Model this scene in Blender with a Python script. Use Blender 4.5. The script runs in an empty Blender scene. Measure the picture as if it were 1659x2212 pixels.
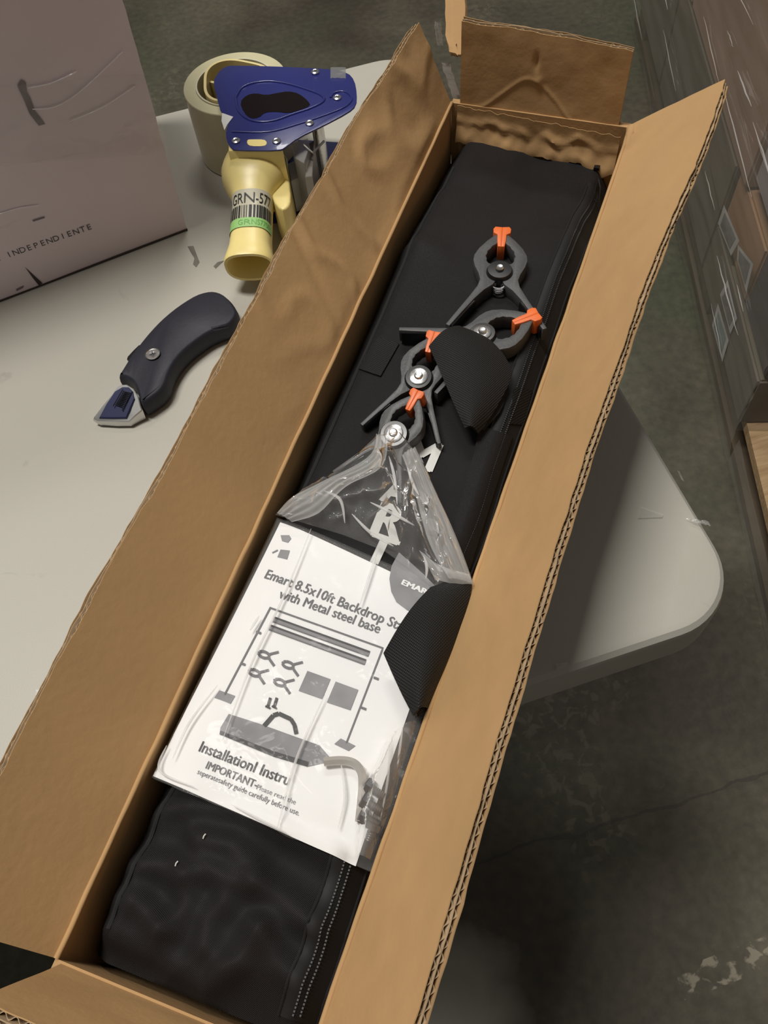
import bpy, bmesh, math, random
from mathutils import Vector, Matrix, noise
random.seed(7)
C = bpy.context.scene.collection

# ------------------------------------------------------------------ camera
IW, IH = 1659.0, 2212.0
FPX = 1790.0
TABLE = 0.74                       # table top height
CAMZ = 1.31
RX = Vector((0.95172196, -0.29125818, 0.09692252))   # world x in (right, down, forward)
RY = Vector((-0.29972759, -0.81361057, 0.49819797))
RZ = Vector((-0.06624705, -0.5031963, -0.86162916))
camd = bpy.data.cameras.new('camera'); cam = bpy.data.objects.new('camera', camd); C.objects.link(cam)
cam.location = (0, 0, CAMZ)
cam.matrix_world = Matrix(((RX.x, -RX.y, -RX.z, 0), (RY.x, -RY.y, -RY.z, 0), (RZ.x, -RZ.y, -RZ.z, CAMZ), (0, 0, 0, 1)))
camd.sensor_fit = 'VERTICAL'; camd.sensor_height = 36.0
camd.lens = 36.0 * FPX / IH
camd.clip_start = 0.02; camd.clip_end = 100
bpy.context.scene.camera = cam

# ------------------------------------------------------------------ world, lights, exposure
sc = bpy.context.scene
sc.view_settings.view_transform = 'Standard'; sc.view_settings.look = 'None'
sc.view_settings.gamma = 1.0; sc.view_settings.use_curve_mapping = False
sc.view_settings.exposure = 0.0
w = bpy.data.worlds.new('warehouse'); sc.world = w; w.use_nodes = True
w.node_tree.nodes['Background'].inputs[0].default_value = (1.0, 0.95, 0.88, 1)
w.node_tree.nodes['Background'].inputs[1].default_value = 0.135

def area_light(name, loc, target, sx, sy, power, col):
    d = bpy.data.lights.new(name, 'AREA'); d.shape = 'RECTANGLE'; d.size = sx; d.size_y = sy
    d.energy = power; d.color = col
    o = bpy.data.objects.new(name, d); C.objects.link(o); o.location = loc
    o.rotation_euler = (Vector(target) - Vector(loc)).to_track_quat('-Z', 'Y').to_euler()
    return o
# rows of warehouse ceiling fixtures
area_light('ceiling_light', (-0.75, 1.0, 4.6), (0.0, 0.5, 0.74), 0.5, 1.3, 134, (1.0, 0.965, 0.905))
area_light('ceiling_light', (0.9, 2.9, 4.6), (0.1, 0.5, 0.74), 1.2, 0.4, 40, (1.0, 0.965, 0.905))

# ------------------------------------------------------------------ pixel helpers
def pray(px, py):
    r = Vector((px - IW/2, py - IH/2, FPX))
    return Vector((RX.dot(r), RY.dot(r), RZ.dot(r)))
def at(px, py, z):
    r = pray(px, py); t = (z - CAMZ)/r.z
    return Vector((r.x*t, r.y*t, z))
def hit(px, py, p0, n):
    r = pray(px, py); q = Vector(p0) - Vector((0, 0, CAMZ)); n = Vector(n)
    return r*(q.dot(n)/r.dot(n)) + Vector((0, 0, CAMZ))
# frame of the long carton: u along its length, v across to the right, h above the table
BO = at(120, 2070, TABLE + .1); BO.z = TABLE
_b = at(975, 222, TABLE + .1)
BU = Vector((_b.x - BO.x, _b.y - BO.y, 0)); BLEN = BU.length; BU.normalize()
BV = Vector((BU.y, -BU.x, 0)); UP = Vector((0, 0, 1))
def L(u, v, h): return BO + BU*u + BV*v + UP*h
def uv(px, py, h):
    q = at(px, py, TABLE + h) - BO
    return q.dot(BU), q.dot(BV)
def nz(x, y=0.0, z=0.0): return noise.noise(Vector((x, y, z)))
def sstep(a, b, x):
    t = max(0.0, min(1.0, (x - a)/(b - a))); return t*t*(3 - 2*t)

# ------------------------------------------------------------------ object helpers
WORLD = {}
def tag(o, label, cat, group=None, kind=None):
    o['label'] = label; o['category'] = cat
    if group: o['group'] = group
    if kind: o['kind'] = kind
    return o
def thing(name, label, cat, loc, group=None):
    o = bpy.data.objects.new(name, None); C.objects.link(o); o.location = loc; o.empty_display_size = .02
    WORLD[o.name] = Vector(loc)
    return tag(o, label, cat, group)
def mk(name, verts, faces, mat, parent=None, smooth=False, uvs=None, loc=None):
    """one mesh object from world-space vertices"""
    base = WORLD[parent.name] if parent else (Vector(loc) if loc is not None else Vector((0, 0, 0)))
    me = bpy.data.meshes.new(name)
    me.from_pydata([tuple(Vector(v) - base) for v in verts], [], faces)
    if uvs:
        lay = me.uv_layers.new(name='UVMap')
        for l in me.loops: lay.data[l.index].uv = uvs[l.vertex_index]
    me.validate(); me.update()
    if smooth:
        me.polygons.foreach_set('use_smooth', [True]*len(me.polygons))
    me.materials.append(mat)
    o = bpy.data.objects.new(name, me); C.objects.link(o)
    if parent: o.parent = parent
    else: o.location = base
    WORLD[o.name] = base
    return o
def fix_normals(o):
    bm = bmesh.new(); bm.from_mesh(o.data); bmesh.ops.recalc_face_normals(bm, faces=bm.faces); bm.to_mesh(o.data); bm.free()
    return o
def autosmooth(o, ang=35):
    me = o.data
    bm = bmesh.new(); bm.from_mesh(me)
    bmesh.ops.recalc_face_normals(bm, faces=bm.faces)
    for f in bm.faces: f.smooth = True
    for e in bm.edges:
        e.smooth = not (len(e.link_faces) == 2 and e.calc_face_angle(0) > math.radians(ang))
    bm.to_mesh(me); bm.free()
    return o
class MB:
    def __init__(s): s.v = []; s.f = []
    def add(s, vs, fs):
        k = len(s.v); s.v += [Vector(x) for x in vs]; s.f += [tuple(i + k for i in f) for f in fs]
    def box(s, o, a, b, c):
        """parallelepiped from corner o with edge vectors a, b, c"""
        o, a, b, c = Vector(o), Vector(a), Vector(b), Vector(c)
        s.add([o, o+a, o+a+b, o+b, o+c, o+a+c, o+a+b+c, o+b+c],
              [(0,3,2,1),(4,5,6,7),(0,1,5,4),(1,2,6,5),(2,3,7,6),(3,0,4,7)])
    def tube(s, pts, r, n=8, cap=True):
        pts = [Vector(p) for p in pts]; m = len(pts); rs = r if isinstance(r, (list, tuple)) else [r]*m
        k = len(s.v); ref = None
        for i, p in enumerate(pts):
            t = (pts[min(i+1, m-1)] - pts[max(i-1, 0)]).normalized()
            if ref is None: ref = Vector((0,0,1)) if abs(t.z) < .9 else Vector((1,0,0))
            a = (ref - t*ref.dot(t)).normalized(); b = t.cross(a); ref = a
            for j in range(n):
                q = 2*math.pi*j/n; s.v.append(p + a*(math.cos(q)*rs[i]) + b*(math.sin(q)*rs[i]))
        for i in range(m-1):
            for j in range(n): s.f.append((k+i*n+j, k+i*n+(j+1)%n, k+(i+1)*n+(j+1)%n, k+(i+1)*n+j))
        if cap:
            s.f.append(tuple(k+j for j in reversed(range(n)))); s.f.append(tuple(k+(m-1)*n+j for j in range(n)))
    def lathe(s, o, ax, prof, n=24, capped=True):
        """prof: (radius, height along ax)"""
        o = Vector(o); ax = Vector(ax).normalized(); a = ax.orthogonal().normalized(); b = ax.cross(a); k = len(s.v)
        for r, h in prof:
            for j in range(n):
                q = 2*math.pi*j/n; s.v.append(o + ax*h + a*(math.cos(q)*r) + b*(math.sin(q)*r))
        for i in range(len(prof)-1):
            for j in range(n): s.f.append((k+i*n+j, k+i*n+(j+1)%n, k+(i+1)*n+(j+1)%n, k+(i+1)*n+j))
        if capped:
            s.f.append(tuple(k+j for j in reversed(range(n)))); m = len(prof)-1; s.f.append(tuple(k+m*n+j for j in range(n)))
    def prism(s, poly, fr, h0, h1, bev=0.0, steps=2):
        """extrude a 2-D outline between h0 and h1 of frame fr(x, y, h), rounded upper and lower rims"""
        rings = []
        if bev > 0:
            for i in range(steps+1):
                q = math.pi/2*i/steps; rings.append((bev*(1-math.sin(q)), h0 + bev*(1-math.cos(q))))
            for i in range(steps+1):
                q = math.pi/2*i/steps; rings.append((bev*(1-math.cos(q)), h1 - bev*(1-math.sin(q))))
        else: rings = [(0, h0), (0, h1)]
        n = len(poly); k = len(s.v)
        for ins, h in rings:
            for (x, y) in inset(poly, ins): s.v.append(Vector(fr(x, y, h)))
        for i in range(len(rings)-1):
            for j in range(n): s.f.append((k+i*n+j, k+i*n+(j+1)%n, k+(i+1)*n+(j+1)%n, k+(i+1)*n+j))
        s.f.append(tuple(k+j for j in reversed(range(n)))); m = len(rings)-1; s.f.append(tuple(k+m*n+j for j in range(n)))
    def build(s, name, mat, parent=None, smooth=None, loc=None):
        o = mk(name, s.v, s.f, mat, parent, loc=loc)
        if smooth: autosmooth(o, smooth)
        else: fix_normals(o)
        return o
def area2(p): return sum(p[i][0]*p[(i+1)%len(p)][1] - p[(i+1)%len(p)][0]*p[i][1] for i in range(len(p)))/2
def inset(poly, d):
    if d == 0: return list(poly)
    n = len(poly); sg = 1 if area2(poly) > 0 else -1; out = []
    for i in range(n):
        p0 = Vector(poly[i-1]); p = Vector(poly[i]); p1 = Vector(poly[(i+1) % n])
        a = (p - p0); b = (p1 - p)
        a = a.normalized() if a.length > 1e-9 else b.normalized(); b = b.normalized() if b.length > 1e-9 else a
        na = Vector((-a.y, a.x)); nb = Vector((-b.y, b.x)); m = na + nb
        m = m.normalized() if m.length > 1e-6 else na
        k = min(1.6, 1/max(.3, m.dot(na)))
        q = p + m*(sg*d*k); out.append((q.x, q.y))
    return out
def smooth_poly(poly, it=1):
    for _ in range(it):
        out = []
        for i in range(len(poly)):
            a, b = poly[i], poly[(i+1) % len(poly)]
            out += [(a[0]*.75+b[0]*.25, a[1]*.75+b[1]*.25), (a[0]*.25+b[0]*.75, a[1]*.25+b[1]*.75)]
        poly = out
    return poly
def resample(pts, n):
    pts = [Vector(p) for p in pts]; d = [0]
    for i in range(1, len(pts)): d.append(d[-1] + (pts[i]-pts[i-1]).length)
    out = []
    for k in range(n):
        t = d[-1]*k/(n-1); i = 1
        while i < len(d)-1 and d[i] < t: i += 1
        q = (t-d[i-1])/max(1e-9, d[i]-d[i-1]); out.append(pts[i-1].lerp(pts[i], q))
    return out
def catmull(pts, sub=6):
    pts = [Vector(p) for p in pts]; out = []
    for i in range(len(pts)-1):
        p0, p1, p2, p3 = pts[max(0, i-1)], pts[i], pts[i+1], pts[min(len(pts)-1, i+2)]
        for k in range(sub):
            t = k/sub
            out.append(.5*((2*p1) + (p2-p0)*t + (2*p0-5*p1+4*p2-p3)*t*t + (3*p1-p0-3*p2+p3)*t*t*t))
    out.append(pts[-1]); return out
def grid_faces(n, m): return [(i*m+j, i*m+j+1, (i+1)*m+j+1, (i+1)*m+j) for i in range(n-1) for j in range(m-1)]
def sheet(name, fn, n, m, mat, parent=None, thick=0.0, smooth=True):
    """surface fn(s, t) in 0..1; optional solid thickness"""
    vs = [fn(i/(n-1), j/(m-1)) for i in range(n) for j in range(m)]
    uvs = [(i/(n-1), j/(m-1)) for i in range(n) for j in range(m)]
    fs = grid_faces(n, m)
    if (vs[1]-vs[0]).cross(vs[m]-vs[0]).z > 0: fs = [tuple(reversed(f)) for f in fs]
    if thick:
        me = bpy.data.meshes.new('t'); me.from_pydata([tuple(v) for v in vs], [], fs); me.update()
        ns = [v.normal.copy() for v in me.vertices]
        if sum(q.z for q in ns) < 0: ns = [-q for q in ns]
        bpy.data.meshes.remove(me)
        k = len(vs); vs = vs + [vs[i] - ns[i]*thick for i in range(k)]; uvs = uvs + uvs
        fs = fs + [tuple(reversed([i+k for i in f])) for f in fs]
        rim = [i*m for i in range(n)] + [(n-1)*m+j for j in range(1, m)] + [i*m+m-1 for i in range(n-2, -1, -1)] + [j for j in range(m-2, 0, -1)]
        for i in range(len(rim)):
            a, b = rim[i], rim[(i+1) % len(rim)]; fs.append((b, a, a+k, b+k))
    o = mk(name, vs, fs, mat, parent, smooth, uvs)
    if thick: autosmooth(o, 50)
    return o
def ruled(pa, pb, bulge=0.0, n=20, m=12, wob=0.0, fq=40):
    a = resample(pa, n); b = resample(pb, n)
    def fn(s, t):
        i = min(n-1, int(round(s*(n-1)))); p = a[i].lerp(b[i], t)
        p = p + UP*(bulge*math.sin(math.pi*t))
        if wob: p = p + UP*(wob*nz(p.x*fq, p.y*fq, 3.3))
        return p
    return fn
def text_mesh(s, bold=0.0):
    cu = bpy.data.curves.new('txt', 'FONT'); cu.body = s; cu.size = 1.0; cu.resolution_u = 3; cu.fill_mode = 'FRONT'
    ob = bpy.data.objects.new('txt', cu); C.objects.link(ob)
    dg = bpy.context.evaluated_depsgraph_get()
    me = bpy.data.meshes.new_from_object(ob.evaluated_get(dg))
    vs = [v.co.copy() for v in me.vertices]; fs = [tuple(p.vertices) for p in me.polygons]
    if bold:
        n0 = len(vs); base_v, base_f = list(vs), list(fs)
        for dx, dy in ((bold, 0), (-bold, 0), (0, bold*.5), (0, -bold*.5)):
            k0 = len(vs); vs += [v + Vector((dx, dy, 0)) for v in base_v]; fs += [tuple(i + k0 for i in f) for f in base_f]
    bpy.data.objects.remove(ob); bpy.data.curves.remove(cu); bpy.data.meshes.remove(me)
    return vs, fs
def text_on(name, s, fr, mat, parent, bold=0.0, hscale=None):
    """fr(x, y): x 0..1 along the written line; y in units of line width"""
    vs, fs = text_mesh(s, bold)
    x0 = min(v.x for v in vs); x1 = max(v.x for v in vs); k = 1/(x1-x0)
    ky = k if hscale is None else hscale
    return mk(name, [fr((v.x-x0)*k, v.y*ky) for v in vs], fs, mat, parent)

# ------------------------------------------------------------------ materials
def mat(name, col, rough=.6, metal=0.0, bump=0.0, bscale=200, var=0.0, vscale=8, spec=.5, col2=None, coat=0.0, detail=4, stretch=None):
    m = bpy.data.materials.new(name); m.use_nodes = True; nt = m.node_tree; b = nt.nodes['Principled BSDF']
    b.inputs['Base Color'].default_value = (*col, 1); b.inputs['Roughness'].default_value = rough
    b.inputs['Metallic'].default_value = metal; b.inputs['Specular IOR Level'].default_value = spec
    b.inputs['Coat Weight'].default_value = coat
    if var or bump or col2:
        tc = nt.nodes.new('ShaderNodeTexCoord'); src = tc.outputs['Object']
        if stretch:
            mp = nt.nodes.new('ShaderNodeMapping'); mp.inputs['Scale'].default_value = stretch[0]; mp.inputs['Rotation'].default_value = stretch[1]
            nt.links.new(src, mp.inputs[0]); src = mp.outputs[0]
    if var or col2:
        n = nt.nodes.new('ShaderNodeTexNoise'); n.inputs['Scale'].default_value = vscale; n.inputs['Detail'].default_value = detail
        nt.links.new(src, n.inputs['Vector'])
        r = nt.nodes.new('ShaderNodeValToRGB'); r.color_ramp.elements[0].position = .3; r.color_ramp.elements[1].position = .7
        c2 = col2 or tuple(max(0, c*(1-var)) for c in col)
        r.color_ramp.elements[0].color = (*c2, 1); r.color_ramp.elements[1].color = (*col, 1)
        nt.links.new(n.outputs['Fac'], r.inputs[0]); nt.links.new(r.outputs[0], b.inputs['Base Color'])
    if bump:
        n2 = nt.nodes.new('ShaderNodeTexNoise'); n2.inputs['Scale'].default_value = bscale; n2.inputs['Detail'].default_value = 3
        nt.links.new(src, n2.inputs['Vector'])
        bp = nt.nodes.new('ShaderNodeBump'); bp.inputs['Strength'].default_value = bump; bp.inputs['Distance'].default_value = .001
        nt.links.new(n2.outputs['Fac'], bp.inputs['Height']); nt.links.new(bp.outputs[0], b.inputs['Normal'])
    return m
def film(name, body=(.9, .9, .9), veil=.1, gloss=.12, rough=.08, bump=0.0, bscale=30, stretch=None, fk=.7):
    """thin clear plastic: mostly see-through, a faint milky veil, Fresnel gloss"""
    m = bpy.data.materials.new(name); m.use_nodes = True; nt = m.node_tree; nt.nodes.remove(nt.nodes['Principled BSDF'])
    out = nt.nodes['Material Output']
    tr = nt.nodes.new('ShaderNodeBsdfTransparent'); tr.inputs[0].default_value = (.97, .97, .97, 1)
    df = nt.nodes.new('ShaderNodeBsdfDiffuse'); df.inputs[0].default_value = (*body, 1)
    tl = nt.nodes.new('ShaderNodeBsdfTranslucent'); tl.inputs[0].default_value = (*body, 1)
    ad = nt.nodes.new('ShaderNodeMixShader'); ad.inputs[0].default_value = .4; nt.links.new(df.outputs[0], ad.inputs[1]); nt.links.new(tl.outputs[0], ad.inputs[2])
    gl = nt.nodes.new('ShaderNodeBsdfGlossy'); gl.inputs['Roughness'].default_value = rough; gl.inputs[0].default_value = (1, 1, 1, 1)
    m1 = nt.nodes.new('ShaderNodeMixShader'); m1.inputs[0].default_value = veil
    nt.links.new(tr.outputs[0], m1.inputs[1]); nt.links.new(ad.outputs[0], m1.inputs[2])
    m2 = nt.nodes.new('ShaderNodeMixShader')
    lw = nt.nodes.new('ShaderNodeLayerWeight'); lw.inputs[0].default_value = gloss
    fm = nt.nodes.new('ShaderNodeMath'); fm.operation = 'MULTIPLY'; fm.inputs[1].default_value = fk; nt.links.new(lw.outputs['Fresnel'], fm.inputs[0])
    nt.links.new(fm.outputs[0], m2.inputs[0]); nt.links.new(m1.outputs[0], m2.inputs[1]); nt.links.new(gl.outputs[0], m2.inputs[2])
    if bump:
        tc = nt.nodes.new('ShaderNodeTexCoord'); src = tc.outputs['Object']
        if stretch:
            mp0 = nt.nodes.new('ShaderNodeMapping'); mp0.inputs['Rotation'].default_value = stretch[1]
            mp = nt.nodes.new('ShaderNodeMapping'); mp.inputs['Scale'].default_value = stretch[0]
            nt.links.new(src, mp0.inputs[0]); nt.links.new(mp0.outputs[0], mp.inputs[0]); src = mp.outputs[0]
        n2 = nt.nodes.new('ShaderNodeTexNoise'); n2.inputs['Scale'].default_value = bscale; n2.inputs['Detail'].default_value = 3; n2.inputs['Distortion'].default_value = .6
        nt.links.new(src, n2.inputs['Vector'])
        bp = nt.nodes.new('ShaderNodeBump'); bp.inputs['Strength'].default_value = bump; bp.inputs['Distance'].default_value = .004
        nt.links.new(n2.outputs['Fac'], bp.inputs['Height'])
        nt.links.new(bp.outputs[0], gl.inputs['Normal']); nt.links.new(bp.outputs[0], lw.inputs['Normal'])
    nt.links.new(m2.outputs[0], out.inputs[0])
    return m
def weave(name, col, scale=300, strength=.6, rough=.75, uvmode=False, sv=1.0):
    m = bpy.data.materials.new(name); m.use_nodes = True; nt = m.node_tree; b = nt.nodes['Principled BSDF']
    b.inputs['Roughness'].default_value = rough; b.inputs['Specular IOR Level'].default_value = .35
    tc = nt.nodes.new('ShaderNodeTexCoord'); mp = nt.nodes.new('ShaderNodeMapping')
    if uvmode: mp.inputs['Scale'].default_value = (scale, scale*sv, 1); nt.links.new(tc.outputs['UV'], mp.inputs[0])
    else:
        mp.inputs['Scale'].default_value = (scale, scale, scale); mp.inputs['Rotation'].default_value = (0, 0, math.radians(-54+20)); nt.links.new(tc.outputs['Object'], mp.inputs[0])
    w1 = nt.nodes.new('ShaderNodeTexWave'); w1.bands_direction = 'X'; w1.inputs['Scale'].default_value = 1; w1.inputs['Distortion'].default_value = .3
    w2 = nt.nodes.new('ShaderNodeTexWave'); w2.bands_direction = 'Y'; w2.inputs['Scale'].default_value = 1.4; w2.inputs['Distortion'].default_value = .3
    nt.links.new(mp.outputs[0], w1.inputs[0]); nt.links.new(mp.outputs[0], w2.inputs[0])
    mu = nt.nodes.new('ShaderNodeMath'); mu.operation = 'MULTIPLY'; nt.links.new(w1.outputs['Fac'], mu.inputs[0]); nt.links.new(w2.outputs['Fac'], mu.inputs[1])
    r = nt.nodes.new('ShaderNodeValToRGB'); r.color_ramp.elements[0].color = (*[c*.55 for c in col], 1); r.color_ramp.elements[1].color = (*[c*1.5 for c in col], 1)
    nt.links.new(mu.outputs[0], r.inputs[0]); nt.links.new(r.outputs[0], b.inputs['Base Color'])
    bp = nt.nodes.new('ShaderNodeBump'); bp.inputs['Strength'].default_value = strength; bp.inputs['Distance'].default_value = .0006
    nt.links.new(mu.outputs[0], bp.inputs['Height']); nt.links.new(bp.outputs[0], b.inputs['Normal'])
    return m

KRAFT = mat('kraft_liner', (.47, .29, .135), .82, bump=.25, bscale=160, var=.10, vscale=14, spec=.2)
KRAFT_D = mat('kraft_outer', (.41, .26, .13), .85, bump=.25, bscale=160, var=.12, vscale=10, spec=.2)
FLUTE = mat('kraft_fluting', (.50, .36, .22), .9, var=.25, vscale=120, spec=.15)
NYLON = weave('black_nylon', (.0205, .019, .0205), 420, .9, .52)
NYLON_S = mat('black_binding', (.009, .009, .010), .7)
WEB = weave('black_webbing', (.013, .013, .0135), 210, 1.0, .6)
PRINT_W = mat('white_print', (.62, .62, .60), .6)
PAPER = mat('white_paper', (.86, .86, .86), .7, spec=.3)
INK = mat('grey_ink', (.13, .13, .14), .7)
INK_L = mat('light_grey_ink', (.27, .27, .285), .7, var=.3, vscale=60)
INK_D = mat('dark_ink', (.055, .055, .06), .7, var=.5, vscale=50)
CLAMP = mat('clamp_plastic', (.075, .075, .078), .5, bump=.2, bscale=500, var=.2, vscale=60)
CLAMP_B = mat('clamp_black', (.008, .008, .009), .3)
ORANGE = mat('orange_pad', (.82, .165, .032), .42, var=.12, vscale=80)
STEEL = mat('steel', (.62, .62, .62), .28, 1.0, bump=.2, bscale=300)
STEEL_D = mat('dark_steel', (.22, .22, .23), .35, 1.0)
TABLE_M = None
BLUE = mat('blue_enamel', (.016, .022, .155), .28, bump=.05, bscale=60, var=.15, vscale=20, coat=.3)
YELLOW = mat('yellow_plastic', (.88, .73, .29), .35, bump=.05, bscale=80, var=.08, vscale=30)
YELLOW_P = mat('pale_yellow_hub', (.74, .62, .30), .45, var=.1, vscale=20)
FILM = film('clear_film', (.92, .92, .92), .07, .10, .07, bump=.5, bscale=42, fk=.6)
FILM_U = film('clear_bag', (.92, .92, .92), .12, .16, .06, bump=.8, bscale=34, fk=.9)
MILKY = film('milky_strip', (.85, .85, .84), .36, .12, .2)

# table: moulded off-white plastic with scuffs
def table_mat():
    m = mat('table_plastic', (.455, .437, .383), .46, bump=.10, bscale=900, var=.06, vscale=3, spec=.4); nt = m.node_tree; b = nt.nodes['Principled BSDF']
    tc = nt.nodes.new('ShaderNodeTexCoord')
    n = nt.nodes.new('ShaderNodeTexNoise'); n.inputs['Scale'].default_value = 26; n.inputs['Detail'].default_value = 6; n.inputs['Distortion'].default_value = 1.2
    nt.links.new(tc.outputs['Object'], n.inputs[0])
    r = nt.nodes.new('ShaderNodeValToRGB'); r.color_ramp.elements[0].position = .685; r.color_ramp.elements[1].position = .75
    r.color_ramp.elements[0].color = (0, 0, 0, 1); r.color_ramp.elements[1].color = (.38, .38, .38, 1)
    nt.links.new(n.outputs['Fac'], r.inputs[0])
    mx = nt.nodes.new('ShaderNodeMix'); mx.data_type = 'RGBA'
    src = b.inputs['Base Color'].links[0].from_socket
    nt.links.new(src, mx.inputs[6]); mx.inputs[7].default_value = (.25, .23, .19, 1); nt.links.new(r.outputs[0], mx.inputs[0])
    nt.links.new(mx.outputs[2], b.inputs['Base Color'])
    return m
TABLE_M = table_mat()

# floor: stained greenish concrete, one long crack, worn paint
def floor_mat():
    m = bpy.data.materials.new('stained_concrete'); m.use_nodes = True; nt = m.node_tree; b = nt.nodes['Principled BSDF']
    tc = nt.nodes.new('ShaderNodeTexCoord'); P = tc.outputs['Object']
    def N(scale, det, dist=0.0, off=0):
        mp = nt.nodes.new('ShaderNodeMapping'); mp.inputs['Location'].default_value = (off, off*.7, 0); nt.links.new(P, mp.inputs[0])
        n = nt.nodes.new('ShaderNodeTexNoise'); n.inputs['Scale'].default_value = scale; n.inputs['Detail'].default_value = det; n.inputs['Distortion'].default_value = dist
        nt.links.new(mp.outputs[0], n.inputs[0]); return n.outputs['Fac']
    def ramp(src, *els):
        r = nt.nodes.new('ShaderNodeValToRGB'); cr = r.color_ramp
        while len(cr.elements) < len(els): cr.elements.new(.5)
        for e, (p, c) in zip(cr.elements, els): e.position = p; e.color = (*c, 1)
        nt.links.new(src, r.inputs[0]); return r.outputs[0]
    def mix(f, a, bb):
        mx = nt.nodes.new('ShaderNodeMix'); mx.data_type = 'RGBA'
        nt.links.new(f, mx.inputs[0]); nt.links.new(a, mx.inputs[6])
        if isinstance(bb, tuple): mx.inputs[7].default_value = (*bb, 1)
        else: nt.links.new(bb, mx.inputs[7])
        return mx.outputs[2]
    def math_(op, a, c=None):
        n = nt.nodes.new('ShaderNodeMath'); n.operation = op
        for k, x in enumerate((a, c)):
            if x is None: continue
            if isinstance(x, (int, float)): n.inputs[k].default_value = x
            else: nt.links.new(x, n.inputs[k])
        return n.outputs[0]
    base = ramp(N(3.2, 6, .6), (.28, (.044, .034, .023)), (.5, (.082, .070, .047)), (.72, (.132, .115, .080)))
    green = ramp(N(2.3, 4, .4, 5), (.46, (0, 0, 0)), (.66, (.7, .7, .7)))
    c = mix(green, base, (.066, .074, .042))
    fine = ramp(N(60, 5), (.3, (.72, .72, .72)), (.7, (1.1, 1.1, 1.1)))
    mu = nt.nodes.new('ShaderNodeMix'); mu.data_type = 'RGBA'; mu.blend_type = 'MULTIPLY'; mu.inputs[0].default_value = 1
    nt.links.new(c, mu.inputs[6]); nt.links.new(fine, mu.inputs[7]); c = mu.outputs[2]
    dark = ramp(N(9, 3, .3, 11), (.66, (0, 0, 0)), (.76, (.7, .7, .7)))
    c = mix(dark, c, (.03, .026, .022))
    sp = nt.nodes.new('ShaderNodeSeparateXYZ'); nt.links.new(P, sp.inputs[0])
    # crack along y = .137 - .02 x, wandering
    wob = math_('MULTIPLY', math_('SUBTRACT', N(9, 5, .2, 3), .5), .05)
    ln = math_('ADD', math_('ADD', sp.outputs['Y'], math_('MULTIPLY', sp.outputs['X'], .035)), wob)
    d = math_('ABSOLUTE', math_('SUBTRACT', ln, .146))
    wid = math_('MULTIPLY', N(14, 3, 0, 7), .0042)
    ck = math_('LESS_THAN', d, wid)
    c = mix(math_('MULTIPLY', ck, .55), c, (.03, .026, .02))
    # worn pale patches (old paint, chipped)
    chips = ramp(N(55, 6, .6, 2), (.52, (0, 0, 0)), (.60, (1, 1, 1)))
    big = ramp(N(2.1, 3, .8, 21), (.60, (0, 0, 0)), (.68, (1, 1, 1)))
    c = mix(math_('MULTIPLY', math_('MULTIPLY', chips, big), .3), c, (.20, .180, .13))
    # chipped strip of old paint along y = -.08
    d2 = math_('ABSOLUTE', math_('ADD', sp.outputs['Y'], .082))
    st = math_('MULTIPLY', math_('LESS_THAN', d2, .018), math_('GREATER_THAN', sp.outputs['X'], .30))
    c = mix(math_('MULTIPLY', math_('MULTIPLY', st, chips), .8), c, (.30, .27, .20))
    # pale patch beside the near table corner
    vd = nt.nodes.new('ShaderNodeVectorMath'); vd.operation = 'DISTANCE'; vd.inputs[1].default_value = (-.015, -.015, 0); nt.links.new(P, vd.inputs[0])
    ds = math_('ADD', vd.outputs['Value'], math_('MULTIPLY', math_('SUBTRACT', N(12, 4, .4, 31), .5), .10))
    c = mix(ramp(ds, (.06, (.8, .8, .8)), (.13, (0, 0, 0))), c, (.30, .285, .24))
    nt.links.new(c, b.inputs['Base Color']); b.inputs['Roughness'].default_value = .62
    bp = nt.nodes.new('ShaderNodeBump'); bp.inputs['Strength'].default_value = .3; bp.inputs['Distance'].default_value = .004
    nt.links.new(N(40, 6, 0, 9), bp.inputs['Height']); nt.links.new(bp.outputs[0], b.inputs['Normal'])
    return m

# ================================================================== SETTING
fl = mk('floor', [(-7, -7, 0), (7, -7, 0), (7, 7, 0), (-7, 7, 0)], [(0, 1, 2, 3)], floor_mat())
fl['kind'] = 'structure'; fl['label'] = 'stained greenish concrete warehouse floor with a long crack'

# ================================================================== FOLDING TABLE
def rounded_rect(x0, x1, y0, y1, r, n=12):
    out = []
    for cx, cy, q0 in ((x1-r, y0+r, -90), (x1-r, y1-r, 0), (x0+r, y1-r, 90), (x0+r, y0+r, 180)):
        for i in range(n+1):
            q = math.radians(q0 + 90*i/n); out.append((cx + r*math.cos(q), cy + r*math.sin(q)))
    return out
TX0, TX1, TY0, TY1 = -1.535, .2955, .1605, .9245
tb = thing('folding_table', 'off-white plastic folding table under the long open carton', 'table', ((TX0+TX1)/2, (TY0+TY1)/2, 0))
out = rounded_rect(TX0, TX1, TY0, TY1, .058)
rings = [(.035, -.016), (.003, -.046), (.0, -.042), (.0, -.012), (.0015, -.006), (.005, -.0025), (.010, -.0012), (.024, -.0008), (.028, 0)]
vs, fs = [], []; n = len(out)
for ins, h in rings:
    vs += [(x, y, TABLE + h) for x, y in inset(out, ins)]
for i in range(len(rings)-1):
    fs += [(i*n+j, i*n+(j+1) % n, (i+1)*n+(j+1) % n, (i+1)*n+j) for j in range(n)]
fs.append(tuple((len(rings)-1)*n + j for j in range(n))); fs.append(tuple(reversed(range(n))))
autosmooth(mk('tabletop', vs, fs, TABLE_M, tb), 28)
LEGM = mat('grey_leg_paint', (.18, .18, .18), .45, .3)
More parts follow.
